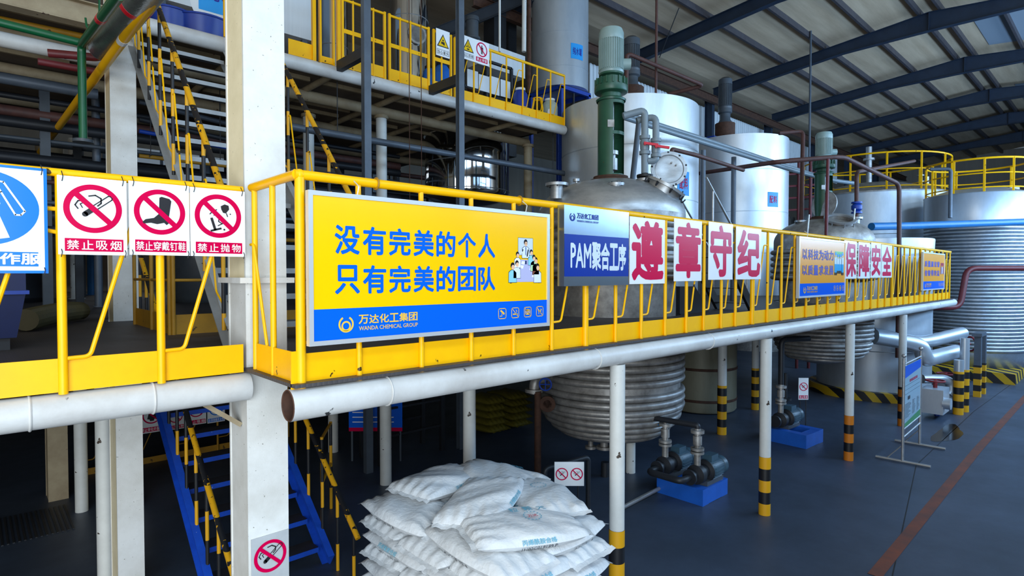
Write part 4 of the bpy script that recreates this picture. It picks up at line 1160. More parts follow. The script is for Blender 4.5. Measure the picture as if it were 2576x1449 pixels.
# manhole with its cover swung open
mc = pd(1674, 470, 8.62); ma = (RIGHT * .5 + Vector((0, 0, 1)) * .85 + toc * .12).normalized()
mh_ = MB().cyl(mc - ma * .38, mc, .25, seg=36, caps=False).build('manhole_neck', m_ss, r1)
MB().lathe([(.25, -.02), (.31, -.02), (.31, .02), (.25, .02), (.25, -.02)], mc, ma, 36).build('flange', m_ss, mh_)
x_, y_, _ = frame(ma)
for j in range(9):
    a = 2 * math.pi * j / 9; q = mc + (x_ * math.cos(a) + y_ * math.sin(a)) * .30
    MB().tube([q + ma * .04, q - ma * .06, q - ma * .09 + (q - mc).normalized() * .03, q - ma * .02 + (q - mc).normalized() * .05], .011, 6, bend=.02).build('swing_bolt', m_dark, mh_)
cv = pd(1683, 425, 8.95); ca = (toc + RIGHT * .12 + Vector((0, 0, .12))).normalized()
cvm = MB().lathe([(0, -.02), (.12, -.014), (.2, 0), (.215, -.004), (.225, .012), (.275, .012), (.275, -.02), (.2, -.03), (0, -.09)], cv, ca, 40).build('manhole_cover', m_ss, r1, label='round manhole cover swung open')
x_, y_, _ = frame(ca)
for j in range(9):
    a = 2 * math.pi * (j + .3) / 9; MB().obox(cv + (x_ * math.cos(a) + y_ * math.sin(a)) * .262, x_, y_, ca, .014, .014, .0135).build('bolt_slot', m_dark, cvm)
for a, q in ((1.2, .1), (.5, .12)): MB().cyl(cv + (x_ * math.cos(a) + y_ * math.sin(a)) * q - ca * .02, cv + (x_ * math.cos(a) + y_ * math.sin(a)) * q + ca * .034, .013, seg=10).build('stud', m_ssd, cvm)
MB().tube([cv - ca * .02 - Vector((0, 0, .26)), cv - ca * .1 - Vector((0, 0, .32)), mc + ma * .02 - toc * .26], .02, 8).build('hinge', m_ssd, r1)
# side nozzles, bottom outlet and legs
q = pd(1395, 573, 8.6); MB().cyl(q, q + RIGHT * .25 - toc * .2, .05, seg=14).cyl(q, q + RIGHT * .03 - toc * .02, .10, seg=18).build('side_nozzle', m_ss, r1)
q = pd(1395, 960, 8.5)
e = MB().tube([pd(1420, 945, 8.9), pd(1345, 955, 8.5), pd(1343, 990, 8.5)], .075, 14, bend=.12).cyl(pd(1343, 978, 8.5), pd(1343, 986, 8.5), .13, seg=20).build('outlet_elbow', m_ssd, r1)
hw = pd(1372, 967, 8.25); MB().torus(hw, .085, .012, toc, 24, 8).cyl(hw - RIGHT * .08, hw + RIGHT * .08, .008, seg=6).cyl(hw - Vector((0, 0, .08)), hw + Vector((0, 0, .08)), .008, seg=6).cyl(hw, hw - toc * .22, .016, seg=8).build('valve_wheel', m_blue, r1, label='blue valve wheel')
q = pd(1378, 1015, 8.4); MB().cyl(q + toc * .05, q - toc * .25, .06, seg=14).cyl(q + toc * .05, q + toc * .02, .115, seg=20).build('rusty_nozzle', m_rust, r1)
for u in (1486, 1520):
    p0 = pd(u, 1080, 9.1 if u < 1500 else 9.0); MB().cyl(p0, p0 - Vector((0, 0, .28)), .06 if u > 1500 else .04, seg=14).cyl(p0 - Vector((0, 0, .26)), p0 - Vector((0, 0, .30)), .12 if u > 1500 else .085, seg=18).build('bottom_nozzle', m_ssd, r1)
q = pz(1586, 1188, 0)
MB().cyl(q, (q.x, q.y, .66), .075, seg=14).build('support_leg', m_post, r1)

r2, *_ = reactor('agitated_reactor', 'farther stainless reactor with green agitator, behind the amber workers banner', R2, 1.0, 1.1, 4.32, 2.48, 1.84, .88,
                 [1.72 + .092 * i for i in range(8)], [3.02 + .14 * i for i in range(5)], m_ssd, m_ssd)
mc = pd(2113, 551, 12.3); ma = (Vector((0, 0, 1)) * .9 + toc * .42).normalized()
n_ = MB().cyl(mc - ma * .3, mc, .26, seg=32, caps=False).build('manhole_neck', m_ssd, r2)
MB().lathe([(.25, -.02), (.31, -.02), (.31, .02), (.25, .02), (.25, -.02)], mc, ma, 36).build('flange', m_ss, n_)
x_, y_, _ = frame(ma)
for j in range(8):
    a = 2 * math.pi * j / 8; q = mc + (x_ * math.cos(a) + y_ * math.sin(a)) * .30
    MB().tube([q + ma * .02, q - ma * .08, q - ma * .16 + (q - mc).normalized() * .03], .013, 6).build('swing_bolt', m_ss, n_)
cv = pd(2073, 515, 12.8); MB().lathe([(0, .03), (.2, .02), (.3, .01), (.3, -.02), (0, -.08)], cv, (toc * .5 - RIGHT * .9 + Vector((0, 0, .15))), 32).build('manhole_cover', m_ssd, r2)
nozzle(r2, pd(2014, 566, 12.9), .08, .07, .13)
nozzle(r2, pd(2155, 560, 12.9), .10, .06, .12)
for q in (pd(2030, 600, 12.2), pd(2145, 585, 12.2)): MB().cyl(q, q + Vector((0, 0, .5)) + RIGHT * .04, .015, seg=8).build('prop_rod', m_ss, r2)

# ================================================================== silver tanks
def clad_tank(label, x, y, r, z0, z1, m, seams=(), rim=.02, name='storage_tank', group='aluminium clad tanks'):
    t = thing(name, (x, y, z0), label, 'tank', group)
    MB().lathe([(0, z0), (r, z0), (r, z1), (r - rim, z1), (r - rim, z1 - .05), (0, z1 - .05)], (x, y, 0), seg=72).build('shell', m, t)
    mb = MB()
    for z in seams: mb = MB().lathe([(r, z - .012), (r + .006, z - .01), (r + .006, z + .01), (r, z + .012)], (x, y, 0), seg=72); mb.build('cladding_seam', m_alu, t)
    return t


def curved_label(t, x, y, r, u, v0, v1, du, txt, D, mtxt=None):
    """label wrapped on the shell around the direction of image column u"""
    d = ray(u, 700); ph = None
    dd = Vector((d.x, d.y)).normalized(); b = dd.x * x + dd.y * y; cc = x * x + y * y - r * r; s_ = b - math.sqrt(max(b * b - cc, 0))
    hit = dd * s_; a = math.atan2(hit.y - y, hit.x - x)
    dep = (Vector((hit.x, hit.y, 0))).dot(FWD)
    z1 = CAMZ + (HORIZ - v0) / FPX * dep; z0 = CAMZ + (HORIZ - v1) / FPX * dep
    w = du / r / 2
    mb = MB().lathe([(r + .006, z0), (r + .006, z1)], (x, y, 0), seg=10, a0=a - w, a1=a + w)
    lb = mb.build('label_plate', m_lab, t, label='blue label')
    mb = MB(); n = len(txt)
    for i, ch in enumerate(txt):
        vs, fs = glyphs(ch, .01); H = (z1 - z0)
        for k in (0,):
            pts = []
            for gx, gy, l in vs:
                fr = .12 + .76 * (i + .08 + .84 * gx) / n
                aa = a - w + 2 * w * fr
                pts.append((x + (r + .012 + l * 1e-4) * math.cos(aa), y + (r + .012 + l * 1e-4) * math.sin(aa), z0 + H * (.26 + .48 * gy)))
            mb.add(pts, fs)
    mb.build('lettering', mtxt or m_sred, lb)


TA = (11.75, 8.45); TB = (17.4, 8.45)
ta = clad_tank('first tall white-silver mixing tank, behind the near green agitator', *TA, 1.62, DZ, 6.98, m_aluw, (3.6, 4.75, 5.9))
curved_label(ta, *TA, 1.62, 1718, 432, 492, .40, '配料', 12)
tb = clad_tank('second tall white-silver mixing tank, right of the first one', *TB, 1.43, DZ, 7.1, m_aluw, (3.7, 4.9, 6.1))
curved_label(tb, *TB, 1.43, 1943, 484, 521, .38, '配料', 16)
for t, (x, y), rr, zt, du, dv, lb in ((ta, TA, 1.62, 6.98, 1587, (97, 240), 'a'), (tb, TB, 1.43, 7.1, 1823, (198, 325), 'b')):
    d = 14.1 if lb == 'a' else 18.2
    p = pd(du, 400, d); s = .9 if lb == 'a' else 1.0
    hx = (690 - dv[0]) / FPX * d + CAMZ
    MB().box(p.x - .9, p.x + .9, p.y - .12, p.y + .12, zt - .04, zt + .16).build('bridge_beam', m_blue, t)
    z = zt + .16
    MB().lathe([(.22, z), (.2, z + (hx - z) * .3), (.16, z + (hx - z) * .33), (.16, z + (hx - z) * .42), (.21, z + (hx - z) * .44), (.21, z + (hx - z) * .50), (0, z + (hx - z) * .5)], (p.x, p.y, 0), seg=20).build('gearbox', m_motord, t)
    mt = MB().lathe([(.2, z + (hx - z) * .5), (.21, z + (hx - z) * .53), (.185, z + (hx - z) * .55), (.185, hx - .22), (.205, hx - .22), (.2, hx - .06), (.12, hx), (0, hx)], (p.x, p.y, 0), seg=24)
    for j in range(24):
        a = 2 * math.pi * j / 24; dv_ = Vector((math.cos(a), math.sin(a), 0)); mt.obox(Vector((p.x, p.y, (z + (hx - z) * .55 + hx - .22) / 2)) + dv_ * .19, Vector((-dv_.y, dv_.x, 0)), dv_, Vector((0, 0, 1)), .006, .012, (hx - .22 - z - (hx - z) * .55) / 2)
    mt.build('motor', m_motord, t, label='dark grey finned motor')
    MB().lathe([(.3, z), (.3, z + (hx - z) * .27)], (p.x, p.y, 0), seg=12).build('guard_mesh', m_rust, t)
# upper water tank on its blue frame
TF = (12.02, 10.95); dF = .682 * TF[0] + .731 * TF[1]
tf = clad_tank('upper silver water tank on a blue frame, with a blue label', *TF, .775, 8.08, 10.9, m_alu, (8.6, 9.5))
curved_label(tf, *TF, .775, 1451, 116, 154, .40, '纯水罐', 15, m_purp)
for sx in (-1, 1):
    for sy in (-1, 1): MB().bar((TF[0] + sx * .56, TF[1] + sy * .56, 2.5), (TF[0] + sx * .56, TF[1] + sy * .56, 8.02), .09, .09).build('frame_leg', m_blue, tf)
for s in (-1, 1):
    MB().bar((TF[0] - .6, TF[1] + s * .56, 8.02), (TF[0] + .6, TF[1] + s * .56, 8.02), .09, .1).build('frame_beam', m_blue, tf)
    MB().bar((TF[0] + s * .56, TF[1] - .6, 8.02), (TF[0] + s * .56, TF[1] + .6, 8.02), .09, .1).build('frame_beam', m_blue, tf)
q = Vector((TF[0], TF[1] - .5, 0)); MB().cyl((q.x, q.y, 7.45), (q.x, q.y, 8.1), .03, seg=10).cyl((q.x, q.y, 7.65), (q.x, q.y, 7.69), .08, seg=14).build('drain_valve', m_dark, tf)

# floor tanks at the far end
def ring_rail(t, x, y, r, z0, h, n, a0=0, a1=360):
    rr = MB().tube([(x + r * math.cos(R(a0 + (a1 - a0) * i / 48)), y + r * math.sin(R(a0 + (a1 - a0) * i / 48)), z0 + h) for i in range(49)], .03, 8, bend=0).build('ring_rail', m_yel, t, label='yellow ring railing')
    for hh in (.12, h * .55): MB().tube([(x + r * math.cos(R(a0 + (a1 - a0) * i / 48)), y + r * math.sin(R(a0 + (a1 - a0) * i / 48)), z0 + hh) for i in range(49)], .02, 8, bend=0).build('mid_rail', m_yel, rr)
    for i in range(n):
        a = R(a0 + (a1 - a0) * i / n); MB().bar((x + r * math.cos(a), y + r * math.sin(a), z0 - .1), (x + r * math.cos(a), y + r * math.sin(a), z0 + h), .06, .05).build('upright', m_yel, rr)
    return rr


TC = (25.6, 7.05); RC = 2.55
tc = thing('storage_tank', (TC[0], TC[1], 0), 'biggest domed silver tank with a yellow ring railing, behind the far platform end', 'tank', 'aluminium clad tanks')
MB().lathe([(0, 0), (RC, 0), (RC, 6.0)], (*TC, 0), seg=80).build('shell', m_alu, tc)
MB().lathe([(RC + .03, 5.98), (RC + .03, 6.02), (RC * .75, 6.28), (RC * .4, 6.52), (0, 6.62)], (*TC, 0), seg=64).build('cone_roof', m_ssd, tc, label='grey dished roof')
for z in (1.5, 3, 4.5): MB().lathe([(RC, z - .012), (RC + .006, z), (RC, z + .012)], (*TC, 0), seg=80).build('cladding_seam', m_alu, tc)
ring_rail(tc, *TC, RC * .97, 6.05, 1.28, 14)
for (u, v0, v1, r) in ((2186, 370, 455, .11), (2240, 408, 470, .0), (2316, 425, 470, .07), (2331, 445, 475, .09)):
    if not r: continue
    a = pd(u, v1, 24.0); b = pd(u, v0, 24.0); m_ = MB().cyl(a - Vector((0, 0, .3)), b, r, seg=14)
    for f in (.25, .6): m_.cyl(a + (b - a) * f, a + (b - a) * (f + .06), r * 1.9, seg=16)
    m_.build('vent_pipe', m_ss, tc)
te = thing('storage_tank', (TE[0], TE[1], 0), 'lower bright-rimmed silver tank under the far platform end', 'tank', 'aluminium clad tanks')
MB().lathe([(0, .22), (1.29, .22), (1.29, 3.92), (1.31, 3.93), (1.31, 3.97), (1.22, 3.98), (0, 4.0)], (*TE, 0), seg=64).build('shell', m_alu, te)
MB().lathe([(1.305, 3.72), (1.315, 3.95)], (*TE, 0), seg=64).build('rim_band', m_aluw, te, label='bright rim band')
for z in (1.2, 2.2): MB().lathe([(1.29, z - .01), (1.297, z), (1.29, z + .01)], (*TE, 0), seg=64).build('cladding_seam', m_alu, te)
MB().lathe([(1.48, 0), (1.48, .22), (0, .22)], (*TE, 0), seg=48).build('tank_plinth', sm_plinth, label='low hazard-striped plinth under the lower bright-rimmed tank', cat='plinth')
TD = (23.35, 3.5); RD = 1.36
td = thing('storage_tank', (TD[0], TD[1], .3), 'ribbed silver tank wound with coils, farthest right', 'tank', 'aluminium clad tanks')
prof = [(0, .3), (RD - .05, .3), (RD - .05, .72)]
for i in range(36):
    z = .75 + i * .108
    for k in range(7):
        a = math.pi * k / 6; prof.append((RD - .05 + .055 * math.sin(a), z + .108 * (1 - math.cos(a)) / 2))
prof += [(RD - .05, 4.66), (RD, 4.68), (RD, 5.52)]
MB().lathe(prof, (*TD, 0), seg=72).build('shell', m_coil, td, label='shell wound with half-round coils', smooth=150)
MB().lathe([(RD + .006, 4.68), (RD + .006, 5.52), (RD + .02, 5.54), (RD * .5, 5.78), (0, 5.86)], (*TD, 0), seg=64).build('roof', m_alu, td)
ring_rail(td, *TD, RD * .96, 5.56, .98, 11)
p = pd(2537, 500, 18.0); MB().cyl(p - Vector((0, 0, .2)), p + Vector((0, 0, .3)), .2, seg=20).cyl(p + Vector((0, 0, .26)), p + Vector((0, 0, .32)), .26, seg=20).build('vent', m_ss, td)
mb = MB().box(TD[0] - 2.1, TD[0] + 2.3, TD[1] - 1.25, TD[1] + 1.6, 0, .3)
mb.build('tank_plinth', sm_plinth, label='hazard-striped concrete plinth under the ribbed tank at far right', cat='plinth')
# dark back tanks and pale plastic tank under the deck
clad_tank('dark grey tank in the background between the second mixing tank and the far reactor', 24.3, 11.0, 1.5, 0, 5.4, m_ssd)
t = thing('floor_tank', (12.4, 6.85, 0), 'pale plastic floor tank with brown bands in the dark under the walkway', 'tank')
MB().lathe([(0, .02), (.74, .02), (.77, .06), (.77, 1.85), (.7, 1.95), (0, 2.0)], (12.4, 6.85, 0), seg=48).build('shell', mat('aged_plastic', '#8f8c78', .55, 0, '#6e6850', 2, .8, (1, 1, .3)), t)
for z in (.25, .95, 1.6): MB().lathe([(.772, z), (.785, z + .01), (.785, z + .05), (.772, z + .06)], (12.4, 6.85, 0), seg=48).build('band', m_rust, t)

# polished vessels
def polished(label, x, y, r, z0, z1, bottom=.35, skirt=False):
    t = thing('polished_vessel', (x, y, z0), label, 'vessel', 'polished steel vessels')
    prof = [(0, z0)] + [(r * math.sin(i / 10 * math.pi / 2), z0 + bottom - bottom * math.cos(i / 10 * math.pi / 2)) for i in range(1, 11)] + [(r, z1)]
    prof += [(r * math.cos(i / 8 * math.pi / 2), z1 + .25 * math.sin(i / 8 * math.pi / 2)) for i in range(1, 9)]
    MB().lathe(prof, (x, y, 0), seg=64).build('shell', m_pol, t)
    for z in (z0 + bottom + .03, (z0 + z1) / 2): MB().lathe([(r, z - .01), (r + .008, z), (r, z + .01)], (x, y, 0), seg=64).build('weld_band', m_ss, t)
    return t


polished('big polished vessel hanging under the upper platform, behind the hoist mast', 9.27, 11.6, 1.06, 4.78, 6.9)
pv = polished('polished column with a round manhole on the upper platform', 7.2, 11.06, .42, UZ + .4, 10.4, .02)
MB().lathe([(0, UZ + .0), (.40, UZ + .01), (.40, UZ + .42)], (7.2, 11.06, 0), seg=40).build('skirt', m_black, pv)
q = Vector((7.2, 11.06, py(1053, 103, 10.9).z)); dq = (-Vector((7.2, 11.06, 0))).normalized(); dq = (dq + RIGHT * .45).normalized()
MB().cyl(q + dq * .3, q + dq * .47, .17, seg=28).cyl(q + dq * .43, q + dq * .47, .21, seg=28).build('manhole', m_ssd, pv)
polished('slim dark polished column on the upper platform behind the barred gate', 5.45, 11.1, .27, UZ, 8.75, .02)

# ================================================================== process piping
def pipe(name, label, pts, r, m, cat='pipe', bend=None, group=None, flanges=(), seg=14, supports=None):
    pts = [Vector(p) for p in pts]
    b = Vector(pts[0])
    if not flanges and not supports:
        return MB().tube(pts, r, seg, bend).build(name, m, label=label, cat=cat, group=group)
    t = thing(name, b, label, cat, group)
    MB().tube(pts, r, seg, bend).build('pipe_run', m, t)
    for (p, ax, fr, fm) in flanges:
        p = Vector(p); ax = Vector(ax).normalized(); MB().cyl(p - ax * .018, p + ax * .018, fr, seg=20).build('flange', fm, t)
    return t


Z = Vector((0, 0, 1))
# upper left bundle running back along the first bay
yp = [pd(440, -20, 5.9), pd(270, 165, 7.4), pd(30, 412, 17)]
a, b = Vector((1.30, 5.2, 5.62)), Vector((1.10, 16.5, 5.62))
pipe('gas_pipe', 'yellow pipe running back past the second white column', [a, b], .052, m_yel, flanges=[])
MB().cyl(a + (b - a) * .20, a + (b - a) * .21, .054, seg=14).build('pipe_band', m_swhite, label='white band wrapped round the yellow pipe', cat='band')
b = pd(258, 122, 7.1); a = pd(352, 0, 5.6); a = a + (a - b) * .35
t = thing('lagged_pipe', a, 'fat foil-lagged pipe with a red band at the upper left', 'pipe')
MB().cyl(a, b, .145, seg=28).build('lagging', m_insul, t)
MB().cyl(a + (b - a) * .29, a + (b - a) * .325, .147, seg=28).build('red_band', m_red, t)
MB().sphere(b, .145, seg=20).build('end_cap', m_ss, t)
MB().tube([b + Vector((0, .02, 0)), b + Vector((0, .2, -.06)), b + Vector((-.5, .3, -.1))], .05, 10).build('red_branch', m_redpipe, t)
gx = .86
gt = thing('water_pipe', (gx, 4.5, 5.6), 'green pipe with red bands turning down to a blank flange at the upper left', 'pipe')
e0 = pd(205, 112, 6.9); dn = pd(199, 350, 6.9); gq = pd(300, -14, 4.4)
MB().tube([gq, e0, (e0.x, e0.y, dn.z)], .043, 16, bend=.1).build('pipe_run', m_greenpipe, gt)
MB().cyl(e0 + (gq - e0) * .60, e0 + (gq - e0) * .65, .045, seg=16).build('red_band', m_red, gt)
MB().cyl((e0.x, e0.y, dn.z), (e0.x, e0.y, dn.z - .035), .105, seg=24).build('blank_flange', m_motord, gt)
MB().cyl(e0 + Vector((-.02, 0, .02)), e0 + Vector((-2.2, 0, .1)), .045, seg=12).build('branch', m_greenpipe, gt)
mb = MB().tube([pd(215, 45, 6.9), pd(218, 68, 6.9), pd(232, 78, 6.9), pd(250, 76, 6.9), pd(250, -20, 6.9)], .012, 6)
mb.build('hanger_rod', m_greenpipe, gt)
for nm, lb, u0, v0, u1, v1, Y, r, m in (('pipe', 'white flaking pipe under the upper platform at the far left', 0, 98, 262, 152, 9.6, .095, m_pipew),
                                     ('pipe', 'yellow pipe under the upper platform at the far left', 0, 48, 212, 92, 9.75, .04, m_yel_shade),
                                     ('pipe', 'dull red pipe just left of the second white column', 155, 165, 278, 187, 9.5, .045, m_redpipe),
                                     ('pipe', 'dark grey pipe in the background behind the green pipe', 0, 195, 245, 238, 11.5, .085, m_steel)):
    a, b = py(u0 - 60, v0 - 60 * (v1 - v0) / (u1 - u0), Y), py(u1, v1, Y); pipe(nm, lb, [a, b], r, m)
# grey service pipes running across below the upper platform
for lb, u0, v0, u1, v1, Y, r, m in (('long dark grey pipe running below the upper platform to the first mixing tank', 728, 318, 1440, 440, 9.3, .06, m_steel),
                                    ('thin pipe high in the dark behind the upper stair', 350, 255, 575, 312, 12.5, .05, m_steel),
                                    ('second thin dark pipe behind the upper stair', 350, 300, 575, 352, 12.0, .045, m_dark),
                                    ('blue pipe low in the dark behind the upper stair', 350, 330, 575, 372, 11.5, .035, m_blue),
                                    ('dark yellow cable tray behind the upper stair', 350, 392, 575, 418, 12.0, .035, m_yel_shade)):
    a, b = py(u0, v0, Y), py(u1, v1, Y)
    t = thing('service_pipe', a, lb, 'pipe'); MB().cyl(a, b, r, seg=14).build('pipe_run', m, t)
    for f in (.12, .9):
        q = a + (b - a) * f; MB().cyl(q, (q.x, q.y, 6.51), .008, seg=6).build('hanger_rod', m_dark, t)
# PVC pair running from the near reactor to the far one
for k, (dv, dy, lb) in enumerate(((0, 0, 'lower of the two long grey plastic pipes running to the far reactor'), (-9, .22, 'upper of the two long grey plastic pipes running to the far reactor'))):
    P = [py(1560, 292 + dv, 6.45 + dy), py(1640, 318 + dv, 6.4 + dy), py(1780, 362 + dv, 6.3 + dy), py(1940, 412 + dv * .7, 6.0 + dy), py(2035, 440 + dv * .4, 5.6 + dy * .6), py(2100, 455, 5.2 + dy * .4), py(2150, 461, 4.95 + dy * .2)]
    pipe('plastic_pipe', lb, P, .05, m_pvc, bend=.6, group='long grey plastic pipes')
for u, v0, lb in ((1769, 378, 'first grey stanchion under the long plastic pipes'), (1846, 395, 'second grey stanchion under the long plastic pipes')):
    p = py(u, v0, 6.42); MB().cyl((p.x, p.y, DZ), (p.x, p.y, p.z), .055, seg=14).build('pipe_stanchion', m_steel, label=lb, cat='stanchion')
p0, p1 = pd(1570, 458, 10.4), pd(1608, 300, 10.4)
pipe('pipe_prop', 'leaning grey prop behind the green agitator housing', [p0 - Z * 1.5 - (p1 - p0).normalized() * .1, p1], .05, m_steel, cat='prop')
# PVC risers with red-handled valves on the near reactor
def riser(label, pts, r, valve, D, hu):
    t = thing('valve_riser', pts[-1], label, 'pipe', 'plastic risers with red valves')
    MB().tube(pts, r, 16, bend=.09).build('pipe_run', m_pvc, t)
    v = Vector(valve)
    MB().lathe([(r * 1.5, -.14), (r * 1.5, -.09), (r * 1.15, -.08), (r * 1.3, -.05), (r * 1.3, .05), (r * 1.15, .08), (r * 1.5, .09), (r * 1.5, .14), (r, .145)], v, seg=20).build('valve_body', m_pvc, t)
    MB().cyl(v, v + toc * .1, .022, seg=10).bar(v + toc * .1 - RIGHT * .02 + Z * .01, v + toc * .1 + RIGHT * .19 - Z * .02, .035, .035).build('valve_handle', m_red, t, label='red lever')
    return t


D = 8.72
riser('grey plastic riser with a red valve, joined to the reactor lid', [pd(1568, 292, D), pd(1622, 277, D), pd(1622, 436, D)], .053, pd(1622, 365, D), D, 0)
MB().cyl(pd(1622, 440, D), pd(1622, 446, D), .12, seg=20).build('pipe_flange', m_black, label='black flange ring at the foot of the plastic riser', cat='flange')
riser('short second grey plastic riser with a red valve, looping back to the first', [pd(1602, 304, D + .1), pd(1615, 300, D + .1), pd(1650, 294, D), pd(1650, 405, D), pd(1628, 405, D)], .05, pd(1650, 372, D), D, 0)
# brown and red steam pipes
pipe('steam_pipe', 'rust-brown pipe hooked at its end, crossing in front of the mixing tanks', [pd(1690, 388, 9.6), pd(1690, 375, 9.6), pd(1750, 390, 9.9), pd(1870, 428, 11)], .035, m_brownpipe)
pipe('steam_pipe', 'long rust-brown pipe rising past the second mixing tank and dropping at the far railing', [pd(1740, 439, 15.5), pd(1950, 408, 12.2), pd(2100, 395, 12.2), pd(2125, 396, 12.3), pd(2262, 463, 13.6), pd(2262, 620, 13.6), pd(2258, 900, 13.55)], .048, m_brownpipe, bend=.2)
pipe('steam_pipe', 'thin dark red upright pipe in front of the far green agitator', [pd(2083, 400, 11.9), pd(2078, 600, 11.9), pd(2078, 745, 11.9)], .032, m_redpipe)
pipe('steam_pipe', 'grey-brown upright pipe left of the far agitator', [pd(1960, 335, 14.5), pd(2020, 330, 14.5), pd(2016, 560, 13.2)], .05, m_brownpipe, bend=.15)
pipe('steam_pipe', 'brown pipe bracket above the first mixing tank', [pd(1574, 300, 12.6), pd(1577, 140, 12.6), pd(1585, 137, 12.6), pd(1770, 215, 13.2), pd(1680, 238, 13.6)], .045, m_brownpipe, bend=.12)
pipe('steam_pipe', 'dark red pipe bending down at the far end of the walkway', [pd(2600, 675, 15.5), pd(2432, 675, 15.5), pd(2415, 773, 15.4), pd(2290, 774, 15.2)], .075, m_redpipe, bend=.25)
pipe('water_main', 'light blue pipe running across in front of the far tanks', [pd(2192, 570, 14.3), pd(2290, 568, 14.9), pd(2600, 557, 16.5)], .095, m_bluepipe)
t = pipe('valve_riser', 'pipe riser with a dark blue valve on the far reactor lid', [pd(2300, 405, 17) , pd(2158, 432, 13.2), pd(2155, 440, 13.0), pd(2155, 560, 12.9)], .045, m_brownpipe, bend=.12, flanges=[(pd(2155, 510, 12.95), Z, .11, m_blue), (pd(2155, 535, 12.92), Z, .11, m_blue)])
MB().lathe([(.05, -.1), (.11, -.04), (.11, .04), (.05, .1)], pd(2155, 522, 12.93), seg=16).build('valve_body', m_blue, t)
pipe('vent_pipe', 'grey pipe looping down the ribbed tank at far right', [pd(2340, 426, 17.2), pd(2392, 425, 17.0), pd(2390, 548, 16.9)], .05, m_steel)
for i, (u0, v0, u1, v1, d, r, m, lb) in enumerate(((2040, 55, 2036, 395, 20, .035, m_steel, 'long thin hanging pipe above the far agitator'), (1652, -10, 1650, 235, 13, .03, m_brownpipe, 'thin upright pipe above the first mixing tank'),
                                               (1257, -10, 1257, 130, 12.5, .025, m_post, 'thin pale pipe hanging behind the upper warning signs'), (1319, -10, 1318, 130, 13, .05, m_post, 'pale upright conduit left of the upper silver tank'),
                                               (1331, -10, 1331, 235, 13.5, .05, m_rust, 'rusty upright pipe left of the upper silver tank'))):
    pipe('hanging_pipe', lb, [pd(u0, v0, d), pd(u1, v1, d)], r, m)
# dark red pipe rack standing behind the second mixing tank
t = thing('pipe_rack', (pd(1990, 600, 19).x, pd(1990, 600, 19).y, 0), 'dark red pipe rack between the second mixing tank and the far reactor', 'rack')
for u in (1972, 2010, 2040): MB().cyl(pd(u, 400, 19), Vector((pd(u, 400, 19).x, pd(u, 400, 19).y, 0)), .05, seg=8).build('upright', m_redpipe, t)
for v in (402, 440, 470, 500, 530): MB().cyl(pd(1965, v, 18.9), pd(2060, v - 6, 19.3), .035, seg=8).build('cross_pipe', m_redpipe, t)
# lagged pipes, bollards and valve boxes at the far right
pipe('lagged_pipe', 'foil-lagged pipe swinging down in front of the low tank at far right', [pd(2200, 847, 12.9), pd(2290, 862, 12.9), pd(2318, 872, 12.9), pd(2326, 905, 12.9), pd(2405, 885, 13.6)], .165, m_insul if False else m_alu, bend=.35, seg=20)
pipe('lagged_pipe', 'upper foil-lagged pipe reaching right at the far tanks', [pd(2195, 840, 13.6), pd(2310, 862, 13.6), pd(2340, 858, 13.7), pd(2420, 838, 14.3)], .15, m_alu, bend=.3, seg=20)
for (u, vb, vt, w, lb) in ((2410, 1042, 905, 29, 'thick lagged standpipe with black and yellow foot at far right'), (2424, 1035, 850, 28, 'second lagged standpipe just behind the thick one at far right')):
    b = pz(u, vb, 0); d = (b - Vector((0, 0, CAMZ))).dot(FWD); r = w / 2 / FPX * d * .72
    top = CAMZ + (690 - vt) / FPX * d
    t = thing('standpipe', b, lb, 'standpipe', 'lagged standpipes')
    MB().cyl(b, (b.x, b.y, top), r, seg=24).build('lagging', m_alu, t)
    MB().lathe([(r + .004, 0), (r + .006, .001), (r + .006, .95), (r, .951)], b, seg=24).build('hazard_band', sm_post, t)
for (u, vb, vt, lb) in ((2458, 998, 845, 'square guard post with a cross arm at far right'), (2470, 990, 840, 'second square guard post at far right')):
    b = pz(u, vb, 0); d = (b - Vector((0, 0, CAMZ))).dot(FWD); top = CAMZ + (690 - vt) / FPX * d
    t = thing('guard_post', b, lb, 'post', 'square guard posts')
    MB().box(b.x - .07, b.x + .07, b.y - .07, b.y + .07, .01, top).build('shaft', m_steel, t)
    MB().box(b.x - .074, b.x + .074, b.y - .074, b.y + .074, 0, .8).build('hazard_band', sm_post, t)
    if '2' not in lb and 'cross' in lb: MB().box(b.x - .2, b.x + .45, b.y - .1, b.y + .1, top, top + .08).build('cross_arm', m_steel, t)
for (u, v, w, lb) in ((2352, 1005, 20, 'near galvanised valve box with a red handwheel beside the notice stand'), (2378, 985, 18, 'farther galvanised valve box with a red handwheel beside the notice stand')):
    c = pd(u, v, 12.6 if w == 20 else 13.3); k = .26
    t = thing('valve_box', (c.x, c.y, c.z - k), lb, 'valve', 'boxed valves')
    MB().box(c.x - .3, c.x + .3, c.y - .2, c.y + .2, c.z - k, c.z + k).build('casing', m_alu, t)
    MB().cyl((c.x, c.y, c.z + k), (c.x, c.y, c.z + k + .14), .04, seg=10).build('stem', m_redp, t)
    MB().torus((c.x, c.y, c.z + k + .15), .17, .018, (0, 0, 1), 24, 8).box(c.x - .16, c.x + .16, c.y - .012, c.y + .012, c.z + k + .14, c.z + k + .16).build('handwheel', m_redp, t)
    MB().cyl((c.x - .2, c.y - .32, c.z - .02), (c.x - .2, c.y - .18, c.z - .02), .12, seg=18).build('pipe_stub', m_alu, t)
    if w == 20: MB().cyl((c.x + .2, c.y, 0), (c.x + .2, c.y, c.z - k), .05, seg=10).build('leg', m_blue, t)
    else: MB().cyl((c.x, c.y + .1, 0), (c.x, c.y + .1, c.z - k), .05, seg=10).build('leg', m_blue, t)
